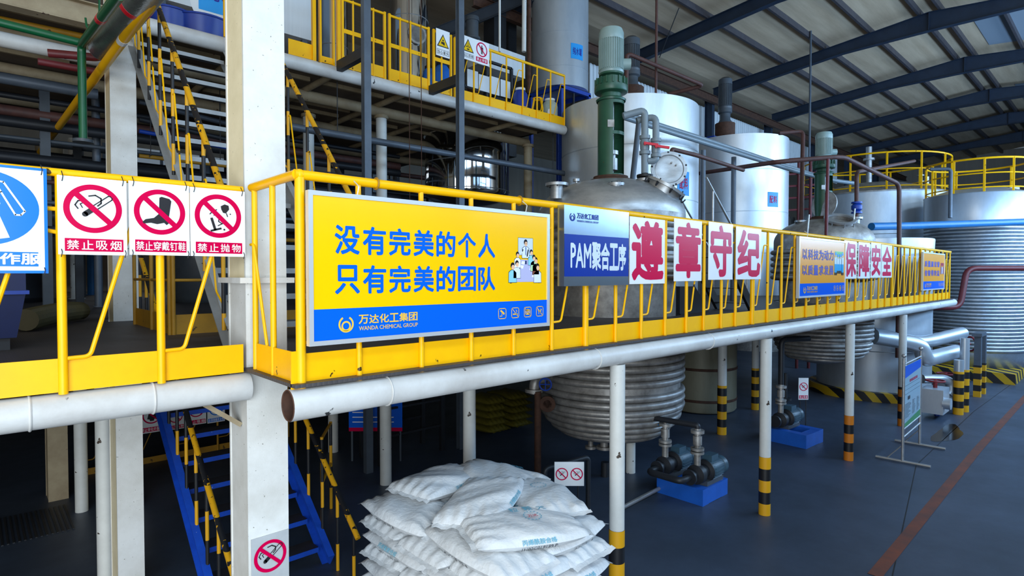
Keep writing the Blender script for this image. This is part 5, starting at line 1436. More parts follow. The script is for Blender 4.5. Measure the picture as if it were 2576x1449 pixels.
pipe('lagged_pipe', 'short lagged bend beside the valve boxes', [pd(2320, 953, 13.0), pd(2375, 953, 13.0), pd(2392, 962, 13.0), pd(2392, 985, 13.0), pd(2385, 992, 13.0)], .10, m_alu, bend=.2, seg=18)
p = pd(2441, 865, 16); MB().torus(p, .19, .025, RIGHT, 24, 8).cyl(p, p - RIGHT * .3, .03, seg=8).cyl((p.x - .1, p.y + .1, 0), (p.x - .1, p.y + .1, p.z), .03, seg=8).build('handwheel', m_redp, label='red handwheel in front of the ribbed tank', cat='handwheel')


# ================================================================== sack pile
def sack_mesh(seed, L=.86, Wd=.56, T=.145):
    rnd = random.Random(seed); nx, ny = 34, 24
    ph = [rnd.uniform(0, 6.28) for _ in range(14)]
    def wr(x, y):
        v = 0
        for k in range(5): v += math.sin((9 + 7 * k) * x * (1 if k % 2 else .5) + (6 + 5 * k) * y + ph[k]) * .0055 / (1 + .25 * k)
        e = abs(2 * x / L); v += math.sin(58 * y + ph[6] + 3 * math.sin(9 * x + ph[7])) * .011 * max(0, e - .35) ** 1.2 * 1.6
        return v
    def H(x, y):
        a = min(1, abs(2 * x / L)); b = min(1, abs(2 * y / Wd))
        return T / 2 * (max(0, 1 - a ** 3.2) ** .55) * (max(0, 1 - b ** 3.4) ** .5)
    top = []; bot = []
    for j in range(ny + 1):
        rt, rb = [], []
        for i in range(nx + 1):
            x = -L / 2 + L * i / nx; y = -Wd / 2 + Wd * j / ny
            pin = 1 - .10 * (abs(2 * x / L) ** 3) * 1; yy = y * pin
            bul = .012 * math.sin(7 * x + ph[8]) * (1 if j in (0, ny) else abs(2 * y / Wd))
            h = H(x, y); w_ = wr(x, y) * min(1, h / .02)
            sag = .012 * math.sin(4 * x + ph[9]) + .01 * math.sin(5 * y + ph[10])
            rt.append((x, yy + bul, T / 2 + h * 1.05 + w_ + sag * 0)); rb.append((x, yy + bul, T / 2 - h * .95 + w_ * .3))
        top.append(rt); bot.append(rb)
    mb = MB(); k = nx + 1
    vs = [p for r_ in top for p in r_] + [p for r_ in bot for p in r_]
    o = (ny + 1) * k; fs = []
    for j in range(ny):
        for i in range(nx):
            fs.append([j * k + i, j * k + i + 1, (j + 1) * k + i + 1, (j + 1) * k + i]); fs.append([o + j * k + i, o + (j + 1) * k + i, o + (j + 1) * k + i + 1, o + j * k + i + 1])
    mb.add(vs, fs)
    # sewn strips at both ends
    for sx in (-1, 1):
        row = []
        for j in range(13):
            y = (-Wd / 2 + Wd * j / 12) * .90; d = rnd.uniform(-.006, .006)
            row.append((sx * L / 2 - sx * .004, y, T / 2 + d)); row.append((sx * (L / 2 + .035), y * .99, T / 2 + d * 1.6 - .012))
        a = len(mb.v); mb.v += [Vector(p) for p in row]
        for j in range(12): mb.f.append([a + 2 * j, a + 2 * j + 1, a + 2 * j + 3, a + 2 * j + 2])
    def topz(x, y): return T / 2 + H(x, y) * 1.05 + .009
    return mb, topz, (L, Wd, T)


CODES = ['1H02C018189 P', '1H01C019189 A', '1H01C008111 A']
def on_top(mb, txt, cx, cy, w, h, topz, bold=.0, flip=False, rot=0):
    vs, fs = glyphs(txt, bold); pts = []
    for gx, gy, l in vs:
        x, y = (gx - .5) * w, (gy - .5) * h
        if rot: x, y = -y, x
        if flip: x, y = -x, -y
        pts.append((cx + x, cy + y, topz(cx + x, cy + y) + l * 1e-4))
    mb.add(pts, fs)


def side_print(mb, txt, side, w, h, dims, z0=0, bold=0):
    """print along a long side (side=-1 is towards -y) following the bulge"""
    L, Wd, T = dims; vs, fs = glyphs(txt, bold); pts = []
    for gx, gy, l in vs:
        x = (gx - .5) * w * (1 if side < 0 else -1); z = T / 2 + z0 + (gy - .2) * h
        t_ = min(.98, abs(z - T / 2) / (T / 2)); b = (1 - t_ ** 2) ** (1 / 3.4) * Wd / 2 * (1 - .1 * abs(2 * x / L) ** 3)
        pts.append((x, side * (b + .017 + l * 1e-4), z))
    mb.add(pts, fs)


protos = []
for sd in range(4):
    mb, topz, dims = sack_mesh(sd + 11)
    root = bpy.data.objects.new('sack', None)
    me_o = mb.build('sack', m_sack, origin=(0, 0, 0), smooth=75)
    p1 = MB()
    if sd == 0:
        for i, ch in enumerate('大颗粒树脂'[:3]): on_top(p1, ch, .18 - .11 * i, .1, .07, .07, topz, .01)
    if sd in (0, 2): side_print(p1, '聚丙烯酰胺净重公斤', 1, .36, .024, dims, .014, .012)
    if sd != 2: side_print(p1, '丙烯酰胺合格', -1, .26, .028, dims, .018, .012)
    for a in range(0, 360, 24):
        if sd in (1, 3): continue
        t0, t1 = R(a), R(a + 13); c = (.06, -.02)
        p1.add([(c[0] + q * math.cos(t), c[1] + q * math.sin(t), topz(c[0] + q * math.cos(t), c[1] + q * math.sin(t))) for t, q in ((t0, .06), (t0, .07), (t1, .07), (t1, .06))], [(0, 1, 2, 3)])
    c1_ = p1.build('blue_print', m_sackblue, me_o)
    p2 = MB(); side_print(p2, CODES[sd % 3], -1, .27, .026, dims, -.022)
    p2.build('code_print', m_sackblk, me_o)
    p2 = MB(); side_print(p2, CODES[(sd + 1) % 3], 1, .27, .026, dims, -.022)
    p2.build('code_print', m_sackblk, me_o)
    if sd == 0:
        p3 = MB(); on_top(p3, '万达', .06, -.02, .075, .04, topz, .02); p3.build('red_print', m_sackred, me_o)
    protos.append(me_o)
used = [False] * 4
GX0, GX1, GY0, GY1 = 2.46, 3.54, 2.72, 4.50
TL = .133; NL = 8; PZ = .13
layer_word = ['bottom', 'second-lowest', 'third-lowest', 'fourth-lowest', 'fourth-highest', 'third-highest', 'second-highest', 'top']


def place_sack(k, x, y, z, rz, sx, sy, label, tilt=(0, 0), sz=1.0):
    if not used[k]: o = protos[k]; used[k] = True
    else: o = dup(protos[k], None)
    o.location = (x, y, z); o.rotation_euler = (tilt[0], tilt[1], rz); o.scale = (sx, sy, sz)
    tag(o, label, 'sack', 'white sacks in the pile')


random.seed(21)
gw, gd = GX1 - GX0, GY1 - GY0
for L_ in range(NL):
    z = PZ + L_ * TL
    rows = []
    if L_ % 2 == 0:
        rows += [('left', i, 3, GX0 + gw * .30, GY0 + gd * (i + .5) / 3, math.pi if random.random() < .5 else 0, .70 / .86 * 1.02, .60 / .56) for i in range(3)]
        rows += [('right', i, 2, GX0 + gw * .80, GY0 + gd * (i + .5) / 2, math.pi / 2, .90 / .86, .50 / .56) for i in range(2)]
    else:
        rows += [('left', i, 2, GX0 + gw * .21, GY0 + gd * (i + .5) / 2, math.pi / 2 * (1 if random.random() < .5 else -1), .90 / .86, .52 / .56) for i in range(2)]
        rows += [('right', i, 3, GX0 + gw * .71, GY0 + gd * (i + .5) / 3, 0 if random.random() < .5 else math.pi, .70 / .86, .60 / .56) for i in range(3)]
    for side, i, n, x, y, rz, sx, sy in rows:
        pos = {3: ['at the front corner', 'in the middle', 'at the rear corner'], 2: ['at the front', 'at the rear']}[n][i]
        lb = 'white sack in the ' + layer_word[L_] + ' layer of the pile, ' + side + ' column, ' + pos
        place_sack(random.randrange(1, 4) if random.random() < .8 else 0, x + random.uniform(-.025, .025), y + random.uniform(-.02, .02), z, rz + random.uniform(-.06, .06),
                   sx * random.uniform(.98, 1.06), sy * random.uniform(.99, 1.06), lb, (random.uniform(-.03, .03), random.uniform(-.03, .03)), random.uniform(.98, 1.06))
zt = PZ + NL * TL
for k, x, y, rz, sc, tl, lb in ((0, 2.92, 3.02, -.35, 1.0, (.05, .05), 'loose white sack with a round stamp, on top at the front corner'),
                                (1, 2.95, 3.5, .55, .98, (-.08, -.06), 'loose sack with a turned-up end on top, behind the stamped sack'),
                                (2, 3.4, 3.32, 1.2, .98, (.03, .06), 'slumped white sack on top of the pile at the front right edge'),
                                (3, 3.45, 3.95, 1.75, 1.0, (0, .02), 'white sack highest on the pile at the back right'),
                                (1, 3.05, 4.18, .2, .98, (.0, .03), 'white sack on top of the pile at the back, lying flat')):
    place_sack(k, x, y, zt - .012 + (.05 if 'turned' in lb else 0), rz, sc, sc, lb, tl)
t = thing('pallet', ((GX0 + GX1) / 2, (GY0 + GY1) / 2, 0), 'wooden pallet carrying the pile of white sacks', 'pallet')
m_wood = mat('pallet_wood', '#8a6f4a', .7, 0, '#6a5236', 4, .7, (1, 8, 1))
for i in range(7):
    y = GY0 + .1 + (gd - .2) * i / 6; MB().box(GX0 + .05, GX1 - .05, y - .055, y + .055, .10, .125).build('top_board', m_wood, t)
for x in (GX0 + .12, (GX0 + GX1) / 2, GX1 - .12): MB().box(x - .05, x + .05, GY0 + .05, GY1 - .05, 0, .10).build('bearer', m_wood, t)
# dim yellow sacks farther back
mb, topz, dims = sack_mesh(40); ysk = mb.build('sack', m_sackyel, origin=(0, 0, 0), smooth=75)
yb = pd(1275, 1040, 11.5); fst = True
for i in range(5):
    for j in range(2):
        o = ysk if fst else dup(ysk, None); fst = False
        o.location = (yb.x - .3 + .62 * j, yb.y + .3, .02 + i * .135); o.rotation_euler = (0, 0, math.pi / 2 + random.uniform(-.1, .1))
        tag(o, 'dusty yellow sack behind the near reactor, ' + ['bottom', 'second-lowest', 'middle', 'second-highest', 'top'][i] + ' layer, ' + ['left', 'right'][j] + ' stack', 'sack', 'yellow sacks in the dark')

# ================================================================== pumps
def pump(t, o, ax, s=1.0):
    """horizontal motor pump with its axis along ax, its feet at o"""
    ax = Vector(ax).normalized(); o = Vector(o); c = o + Z * .17 * s; sd = ax.cross(Z)
    MB().obox(o + Z * .03 * s + ax * .1, ax, sd, Z, .22 * s, .10 * s, .03 * s).build('foot', m_motord, t)
    m_ = MB().lathe([(.0, .0), (.12 * s, .0), (.135 * s, .03), (.135 * s, .3 * s), (.12 * s, .33 * s), (.13 * s, .34 * s), (.13 * s, .42 * s), (.1 * s, .44 * s), (0, .44 * s)], c, ax, 28)
    for j in range(22):
        a = 2 * math.pi * j / 22; d = sd * math.cos(a) + Z * math.sin(a); m_.obox(c + ax * .17 * s + d * .137 * s, ax, d, ax.cross(d), .12 * s, .010, .003)
    mo = m_.build('motor', m_green2, t, label='blue-grey finned motor')
    MB().obox(c + ax * .14 * s + Z * .16 * s, ax, sd, Z, .09 * s, .07 * s, .045 * s).build('terminal_box', m_green2, mo)
    MB().lathe([(.15 * s, -.02), (.15 * s, .0), (.09 * s, -.02), (.09 * s, -.16 * s), (.13 * s, -.17 * s), (.13 * s, -.26 * s), (.06 * s, -.28 * s), (.06 * s, -.38 * s), (.10 * s, -.385 * s), (.10 * s, -.42 * s), (0, -.42 * s)], c, ax, 28).build('pump_head', m_dark, t, label='dark pump head')
    q = c - ax * .21 * s
    MB().cyl(q, q + Z * .3 * s, .045 * s, seg=14).cyl(q + Z * .28 * s, q + Z * .31 * s, .09 * s, seg=18).cyl(q + Z * .4 * s, q + Z * .52 * s, .06 * s, seg=14).cyl(q + Z * .33 * s, q + Z * .36 * s, .09 * s, seg=18).cyl(q + Z * .56 * s, q + Z * .6 * s, .09 * s, seg=18).cyl(q + Z * .3 * s, q + Z * .62 * s, .04 * s, seg=14).build('discharge_valve', m_ssd, t)
    return q + Z * .62 * s, c - ax * .42 * s


m_green2 = mat('blue_grey_motor_paint', '#3f5a6a', .4, 0, '#2f4652', 5, .6)
m_bbase = mat('bright_blue_base_paint', '#1f63c8', .45, 0, '#184fa6', 4, .6)


def pump_set(label, corners, base_h, n, glab):
    """corners: near left, near right, far right floor points of the base frame"""
    a, b, c = corners; e1 = (b - a); e2 = (c - b); L1, L2 = e1.length, e2.length; e1.normalize(); e2 = (e2 - e1 * e2.dot(e1)).normalized(); L2 = max(L2, .6)
    t = thing('pump_set', (a + e1 * L1 / 2 + e2 * L2 / 2), label, 'pump', glab)
    w = .16
    ctr = a + e1 * L1 / 2 + e2 * L2 / 2
    for s in (0, 1): MB().obox(a + e1 * L1 / 2 + e2 * (w / 2 + s * (L2 - w)) + Z * base_h / 2, e1, e2, Z, L1 / 2, w / 2, base_h / 2).build('base_beam', m_bbase, t)
    for s in (0, 1): MB().obox(a + e1 * (w / 2 + s * (L1 - w)) + e2 * L2 / 2 + Z * (base_h / 2), e1, e2, Z, w / 2, L2 / 2 - w, base_h / 2 - .004).build('base_beam', m_bbase, t)
    outs = []
    for i in range(n):
        f = .3 if n == 1 else (.12, .82)[i]
        outs.append(pump(t, a + e1 * L1 * f + e2 * (L2 * .42) + Z * base_h, e2, 1.0 if n == 2 else 1.05))
    return t, outs, e1, e2


A, B, C = pz(1655, 1240, 0), pz(1768, 1275, 0), pz(1808, 1240, 0)
A = B + (B - pz(1808, 1240, 0)).cross(Z).normalized() * -1.15 if False else pz(1652, 1238, 0)
t, outs, e1, e2 = pump_set('two motor pumps on a bright blue base frame, right of the first support post', (A, B, B + (C - B).normalized() * .68), .22, 2, 'pump sets on the floor')
for k, (top, nose) in enumerate(outs):
    if k == 1: MB().tube([top, (top.x, top.y, 1.05), (top.x - .2, top.y + 1.5, 1.05)], .04, 12, bend=.12).build('delivery_pipe', m_dark, t)
    else: MB().tube([top, (top.x, top.y, .95), (top.x - .1, top.y + 1.6, .95)], .018, 10).build('delivery_pipe', m_bluepipe, t, label='thin light blue upright pipe')
MB().tube([outs[0][1], outs[0][1] - e2 * .2, outs[1][1] - e2 * .2, outs[1][1]], .045, 12, bend=.08).build('suction_pipe', m_dark, t)
pipe('drain_pipe', 'thin shiny pipe on the floor from the sack pile to the pumps', [pz(1560, 1280, .06), pz(1660, 1228, .06)], .028, m_ss)
A2, B2 = pz(1930, 1108, 0), pz(2028, 1130, 0); C2 = pz(2052, 1112, 0)
t, outs, e1, e2 = pump_set('single motor pump on a blue base frame under the far reactor', (A2, B2, B2 + (C2 - B2).normalized() * .7), .24, 1, 'pump sets on the floor')
top, nose = outs[0]
MB().tube([top, (top.x, top.y, 1.9), (top.x + .5, top.y - .3, 1.9)], .05, 12, bend=.12).build('delivery_pipe', m_dark, t)
b = pz(1975, 1075, 0); q = MB().cyl(b, b + Z * 1.1, .035, seg=10).cyl(b + Z * .35, b + Z * .4, .11, seg=16).cyl(b + Z * .55, b + Z * .6, .11, seg=16).cyl(b + Z * .1, b + Z * .3, .14, seg=16)
q.build('floor_valve', m_dark, label='dark upright valve on the floor left of the single pump', cat='valve')
# no-smoking sign hung near it, and the double one behind the sacks
c = pd(2021, 978, 11.2); zz = Z; rr = RIGHT; nn = -Vector((FWD.x, FWD.y, 0)).normalized()
def free_sign(label, c, w, h, n, caption, post_to=None):
    t = thing('prohibition_sign', (c.x, c.y, c.z - h / 2), label, 'sign')
    MB().obox(c, RIGHT, nn, Z, w / 2, .005, h / 2).build('panel', m_swhite, t)
    pr = Print(c - RIGHT * w / 2 - Z * h / 2 + nn * .006, RIGHT, Z, nn)
    for i in range(n):
        cx = w * (i + .5) / n; cw = w / n
        prohibition(pr, t, cx, h * (.6 if caption else .5), cw * .42, cw * .07); pict_smoke(pr, t, cx, h * (.6 if caption else .5), cw * .4)
    if caption:
        mb = MB(); pr.rect(mb, w * .06, w * .94, h * .05, h * .2, 1); mb.build('caption_bar', m_sred, t)
        mb = MB(); pr.chars(mb, '禁止吸烟', w * .1, w * .9, h * .07, h * .18, 2, .01, .8); mb.build('lettering', m_swhite, t)
    for s in (-.3, .3): MB().cyl(c + RIGHT * w * s - nn * .012 + Z * h * .3, Vector((c.x, c.y, .0)) + RIGHT * w * s - nn * .012, .009, seg=8).build('stake', m_dark, t)
    return t


free_sign('small no-smoking sign on a thin stake in the dark by the far pump', c, .19, .42, 1, True)
c = pd(1432, 1192, 6.3); free_sign('double no-smoking sign peeping out behind the right of the sack pile', c, .32, .26, 2, False)
p0, p1 = pd(1370, 1180, 6.6), pd(1480, 1150, 6.9)
pipe('rail_pipe', 'dark rail pipe behind the sack pile', [(p0.x, p0.y, 0), p0, p1, (p1.x, p1.y, 0)], .03, m_dark, bend=.06)
pipe('standpipe', 'rusty upright pipe below the valve wheel of the near reactor', [pd(1353, 985, 8.4), (pd(1353, 985, 8.4).x, pd(1353, 985, 8.4).y, 0)], .05, m_rust, cat='pipe')
p = pd(1522, 1130, 8.9)
MB().cyl((p.x, p.y, .0), (p.x, p.y, .22), .06, seg=14).build('drain_stub', m_dark, label='dark drain stub under the near reactor', cat='pipe')

# ================================================================== notice stand
f1, f2 = pz(2279, 1160, 0), pz(2328, 1100, 0)      # the two uprights on the floor
f1, f2 = pz(2270, 1165, 0), pz(2313, 1122, 0)
ax = (f2 - f1); wS = ax.length; ax.normalize(); nx = Z.cross(ax).normalized()
if nx.dot(Vector((f1.x, f1.y, 0))) > 0: nx = -nx
t = thing('notice_stand', ((f1.x + f2.x) / 2, (f1.y + f2.y) / 2, 0), 'stainless notice stand with a printed panel on the floor at right', 'notice stand')
HS = 1.72
for p in (f1, f2):
    MB().cyl(p + Z * .03, p + Z * HS, .022, seg=14).build('upright', m_ss, t)
    MB().sphere(p + Z * (HS + .04), .035, seg=14).build('finial', m_ss, t)
    MB().cyl(p - nx * -.38 + Z * .03, p + nx * -.38 + Z * .03, .022, seg=14).build('foot_bar', m_ss, t)
    MB().cyl(p - nx * .22 + Z * .04, p + Z * .30, .010, seg=8).build('stay', m_ss, t)
for z in (.42, .55, HS - .10): MB().cyl(f1 + Z * z, f2 + Z * z, .016, seg=10).build('cross_bar', m_ss, t)
pc_ = (f1 + f2) / 2 + Z * ((.57 + HS - .14) / 2); hw_, hh_ = wS / 2 - .03, (HS - .14 - .57) / 2
MB().obox(pc_, ax, nx, Z, hw_, .006, hh_).build('panel', mat('notice_print_sheet', '#a8c8d8', .2, coat=.3), t)
rx = ax if ax.dot(RIGHT) > 0 else -ax
pr = Print(pc_ - rx * hw_ - Z * hh_ + nx * .0065, rx, Z, nx); w, h = hw_ * 2, hh_ * 2
mb = MB(); pr.poly(mb, [(0, h * .80), (w, h * .86), (w, h), (0, h)], 1); mb.build('blue_header', m_bblue, t)
mb = MB(); pr.poly(mb, [(0, 0), (w, 0), (w, h * .11), (0, h * .06)], 1); mb.build('green_footer', fl('#3f9a5a'), t)
mb = MB(); pr.text(mb, '职业危害告知', w * .3, w * .78, h * .70, h * .75, 1, .02); mb.build('heading', m_sred, t)
mb = MB(); random.seed(9)
for i in range(3): pr.rect(mb, w * .05, w * .95, h * (.67 - .07 * i), h * (.674 - .07 * i), 1)
pr.rect(mb, w * .2, w * .34, h * .42, h * .48, 1)
for i in range(11):
    for a, b in ((.05, .42), (.48, .72), (.76, .95)): pr.rect(mb, w * a, w * (a + (b - a) * random.uniform(.5, 1)), h * (.36 - .022 * i), h * (.368 - .022 * i), 1)
mb.build('printed_text', m_sblk, t)

# ================================================================== hoist
hx0, hx1, hy = 4.51, 6.33, 8.12
for x, lb in ((hx0, 'left grey mast of the goods hoist, rising past the platforms'), (hx1, 'right grey mast of the goods hoist, rising past the platforms')):
    t = thing('hoist_mast', (x, hy, 0), lb, 'mast', 'goods hoist masts')
    MB().beam((x, hy, 0), (x, hy, 11.0), .115, .10, .014, 'C' if x == hx0 else 'H', up=(0, 1, 0)).build('shaft', m_steel if x == hx0 else m_steel, t)
    MB().bar((x, hy + .05, 6.50), (x, UY - .1, 6.50), .10, .16).build('bracket', m_dark, t)
t = thing('goods_hoist', ((hx0 + hx1) / 2, hy + .5, 0), 'dark hoist cage frame standing between the masts under the deck', 'hoist')
for x in (hx0 + .3, hx1 - .3):
    for y in (hy + .15, hy + .75): MB().bar((x, y, 0), (x, y, 1.6 if y < hy + .3 else 1.05), .07, .07).build('cage_post', m_dark, t)
for y, z in ((hy + .15, 1.6), (hy + .15, .9), (hy + .15, .45), (hy + .75, 1.05), (hy + .75, .5)): MB().bar((hx0 + .3, y, z), (hx1 - .3, y, z), .07 if z > 1.2 else .035, .09 if z > 1.2 else .035).build('cage_rail', m_dark, t)
for sx in (1, -1):
    x = hx0 + .3 if sx > 0 else hx1 - .3; MB().bar((x, hy + .15, 1.25), (x + sx * .35, hy + .15, 1.6), .05, .05).build('cage_brace', m_dark, t)
MB().cyl(((hx0 + hx1) / 2, hy + .15, 1.65), ((hx0 + hx1) / 2, hy + .15, 2.1), .05, seg=12).build('hook_block', m_rust, t)
for u, lb in ((1030, 'left thin hoist rope'), (1060, 'right thin hoist rope')):
    p = py(u, 300, 8.6); MB().cyl((p.x, p.y, .9), (p.x, p.y, 10.9), .007, seg=6).build('hoist_rope', m_rust, label=lb + ' hanging between the grey masts', cat='rope', group='hoist ropes')
# striped barrier by the hoist bay
t = thing('hoist_barrier', (3.5, 7.0, 0), 'black and yellow striped barrier beside the blue stair in the dark', 'barrier')
for x, y in ((3.05, 6.6), (3.45, 7.2)):
    MB().cyl((x, y, 0), (x, y, 1.15), .02, seg=10).build('upright', sm_bal, t)
for z in (1.13, .6): MB().cyl((3.05, 6.6, z), (3.45, 7.2, z), .018, seg=10).build('rail', sm_bal, t)

# ================================================================== things on the upper platform
wb0, wb1 = py(376, 120, 10.6), py(783, 105, 10.6)
t = thing('water_box', ((wb0.x + wb1.x) / 2, 11.2, UZ), 'big white water box with a round blue label above the stairs', 'tank')
MB().box(py(330, 100, 10.6).x, wb1.x, 10.6, 12.2, wb1.z + .02, 9.9).build('casing', m_sheet, t)
for x in (wb0.x + .2, wb1.x - .1):
    for y in (10.7, 12.1): MB().box(x - .05, x + .05, y - .05, y + .05, UZ, wb1.z + .02).build('leg', m_steel, t)
lc = py(578, 10, 10.58); pr = Print((lc.x, 10.6, lc.z), XR, ZU, NF)
mb = MB(); pr.disc(mb, 0, 0, .62, 2, 48); mb.build('round_plate', m_swhite, t)
mb = MB(); pr.rect(mb, -.48, .48, -.22, .35, 4); l_ = mb.build('label_plate', m_lab, t)
mb = MB(); pr.chars(mb, '纯水罐', -.42, .42, -.02, .26, 6, .01, .85); mb.build('lettering', m_purp, l_)


def tub(label, c, r, h, m, name='plastic_tub', rim=True, cat='tub', grp=None, taper=.85):
    t = thing(name, c, label, cat, grp); x, y, z = c
    MB().lathe([(0, .01), (r * taper, .01), (r, h), (r + .02, h), (r + .02, h + .025), (r - .02, h + .025), (r * taper - .02, .03), (0, .03)], (x, y, z), seg=36).build('body', m, t)
    return t


q = py(497, 100, 10.0); tub('blue plastic tub heaped with rags at the head of the stair', (q.x, 9.75, UZ), .43, .34, m_blued, grp='blue tubs')
mb = MB(); random.seed(4)
rg = Vector((q.x - .05, 9.75, UZ + .34))
for i in range(7):
    a = i * .9; mb.obox(rg + Vector((.13 * math.cos(a), .11 * math.sin(a), .05)), Vector((math.cos(a), math.sin(a), .3)).normalized(), Vector((-math.sin(a), math.cos(a), 0)), Vector((-.3 * math.cos(a), -.3 * math.sin(a), 1)).normalized(), .12, .08, .015)
mb.build('rag_heap', mat('faded_red_cloth', '#8a4a4a', .9, 0, '#6a3438', 9, .7), label='faded red rags lying in the blue tub', cat='rags', smooth=60)
MB().lathe([(0, 0), (.06, 0), (.06, .12), (.03, .15), (.03, .19), (0, .19)], (q.x + .22, 9.72, UZ + .28), seg=18).build('clear_jar', mat('clear_plastic', '#cfd8dc', .15), label='small clear jar standing in the blue tub', cat='jar')
q = py(415, 60, 10.0); tub('blue plastic tub half hidden behind the yellow pipe', (q.x, 9.8, UZ), .36, .36, m_blued, grp='blue tubs')


def drum(label, u, vb, vt, w, y, m, mcap=None, grp='blue drums'):
    p = py(u, vb, y); top = py(u, vt, y).z; d = (p - Vector((0, 0, CAMZ))).dot(FWD); r = w / 2 / FPX * d
    t = thing('drum', (p.x, y, UZ), label, 'drum', grp); h = top - UZ
    MB().lathe([(0, .0), (r * .92, 0), (r, .04), (r, h * .3), (r * 1.02, h * .32), (r, h * .34), (r, h * .72), (r * .92, h * .82), (r * .62, h * .92), (r * .6, h * .95), (0, h * .95)], (p.x, y, UZ), seg=32).build('body', m, t)
    MB().lathe([(r * .66, h * .93), (r * .66, h), (0, h)], (p.x, y, UZ), seg=28).build('lid', mcap or m_swhite, t)
    return t


drum('bright blue drum behind the head-hazard sign', 1112, 225, 160, 44, 9.55, m_bluel, m_black)
drum('bright blue drum behind the gate post, left of the hazard sign', 1080, 222, 168, 34, 9.75, m_bluel, m_black)
drum('blue drum with a white lid behind the upper railing', 1309, 272, 223, 38, 9.5, m_blued)
drum('pale white bucket at the right end of the upper railing', 1383, 296, 250, 40, 9.45, mat('pale_plastic', '#b9c4b8', .5, 0, '#8f9c90', 4, .6), grp='white buckets')
q = py(1352, 285, 9.3)
t = thing('yellow_lantern_frame', (q.x, 9.3, UZ), 'bent yellow lantern frame beside the pale bucket', 'frame')
for a in (0, 1.57, 3.14, 4.71): MB().tube([(q.x + .08 * math.cos(a), 9.3 + .08 * math.sin(a), UZ), (q.x + .17 * math.cos(a), 9.3 + .17 * math.sin(a), UZ + .25), (q.x + .1 * math.cos(a), 9.3 + .1 * math.sin(a), UZ + .52)], .018, 6).build('strut', m_yel, t)
MB().torus((q.x, 9.3, UZ + .52), .1, .018, (0, 0, 1), 20, 6).build('hoop', m_yel, t)
q = py(1380, 285, 9.18); MB().lathe([(0, 0), (.05, 0), (.05, .3), (.02, .36), (0, .36)], (q.x + .12, 9.28, UZ), seg=16).build('spray_can', m_swhite, label='white can with red marks in front of the pale bucket', cat='can')
# hanging white cards, white duct and dark motor behind the upper railing
for i, (u0, u1, v0, v1) in enumerate(((1175, 1202, 175, 222), (1204, 1230, 188, 232), (1231, 1256, 192, 240), (1259, 1283, 201, 247))):
    a, b = py(u0, 200, 9.7), py(u1, 200, 9.7); z1 = py((u0 + u1) / 2, v0 + 2, 9.7).z; z0 = py((u0 + u1) / 2, v1 - 2, 9.7).z
    MB().box(a.x, b.x, 9.69, 9.705, z0, z1).build('record_card', m_sheet, label='white record card hanging behind the upper railing, ' + ['first', 'second', 'third', 'fourth'][i] + ' from the hoist mast', cat='card', group='white cards on the upper platform')
t = thing('card_rack', (py(1230, 200, 9.7).x, 9.76, UZ), 'dark rack holding the white cards on the upper platform', 'rack')
for u in (1168, 1228, 1290): MB().box(py(u, 200, 9.7).x - .03, py(u, 200, 9.7).x + .03, 9.72, 9.78, UZ, 7.75).build('upright', m_dark, t)
for z in (7.05, 7.72): MB().box(py(1168, 200, 9.7).x, py(1290, 200, 9.7).x, 9.72, 9.78, z, z + .05).build('bar', m_dark, t)
a, b = py(1236, 150, 10.3), py(1321, 165, 10.3)
t = thing('white_duct', (a.x, 10.5, UZ), 'long white box duct behind the upper railing', 'duct')
MB().box(a.x - .4, b.x, 10.3, 10.7, py(1321, 198, 10.3).z, py(1321, 142, 10.3).z).build('casing', m_sheet, t)
for x in (a.x, b.x - .2): MB().box(x - .03, x + .03, 10.45, 10.55, UZ, py(1321, 198, 10.3).z).build('leg', m_dark, t)
p = py(1188, 95, 10.9)
t = thing('stirrer_motor', (p.x, 10.9, UZ), 'dark grey stirrer motor above the double warning sign', 'motor')
hz = py(1188, 42, 10.9).z
mt = MB().lathe([(.0, p.z - .1), (.12, p.z - .1), (.19, p.z - .05), (.19, p.z), (.15, p.z + .02), (.15, hz - .12), (.17, hz - .12), (.16, hz - .02), (0, hz)], (p.x, 10.9, 0), seg=24); mt.build('motor', m_motord, t)
MB().cyl((p.x, 10.9, UZ), (p.x, 10.9, p.z - .1), .12, seg=16).build('stand', m_rust, t)
# dark beams and ducts filling the space above the upper platform
for i, (u, v0, v1, d, r, lb) in enumerate(((1245, -30, 170, 16, .22, 'broad dark column behind the warning signs'), (1280, -30, 130, 17, .16, 'second dark column behind the white duct'))):
    a = pd(u, v0, d); MB().box(a.x - r, a.x + r, a.y - r, a.y + r, UZ, 11).build('dark_column', m_dark, label=lb, cat='column')
MB().beam(pd(1075, 95, 14.5), pd(1330, -10, 16), .14, .3).build('dark_beam', m_dark, label='dark sloping beam behind the upper warning signs', cat='beam')

# ================================================================== lower deck: things at the left and middle
m_hop = mat('navy_hopper_paint', '#081c50', .55, 0, '#06143a', 4, .5)
bx0, bx1, by0, by1 = -.75, .335, 6.1, 7.1
t = thing('blue_hopper', (-.2, 6.6, DZ), 'dark blue steel hopper at the far left, behind the work-clothes sign', 'hopper')
MB().box(bx0, bx1, by0, by1, 2.95, 3.7).build('body', m_hop, t)
MB().prism([(bx0, by0, 2.95), (bx1, by0, 2.95), (bx1 - .06, by0 + .05, 2.58), (bx0 + .06, by0 + .05, 2.58)], (0, .9, 0)).build('tapered_bottom', m_hop, t)
for z in (2.93, 3.25): MB().box(bx0 - .02, bx1 + .02, by0 - .02, by1 + .02, z, z + .03).build('rib', m_blue, t)
MB().box(bx0 + .1, bx1 - .1, by0 + .1, by1 - .1, DZ, 2.58).build('base', m_dark, t)
h0, h1 = pz(66, 835, DZ), pz(203, 806, DZ)
mb = MB(); n = 60; rings = []
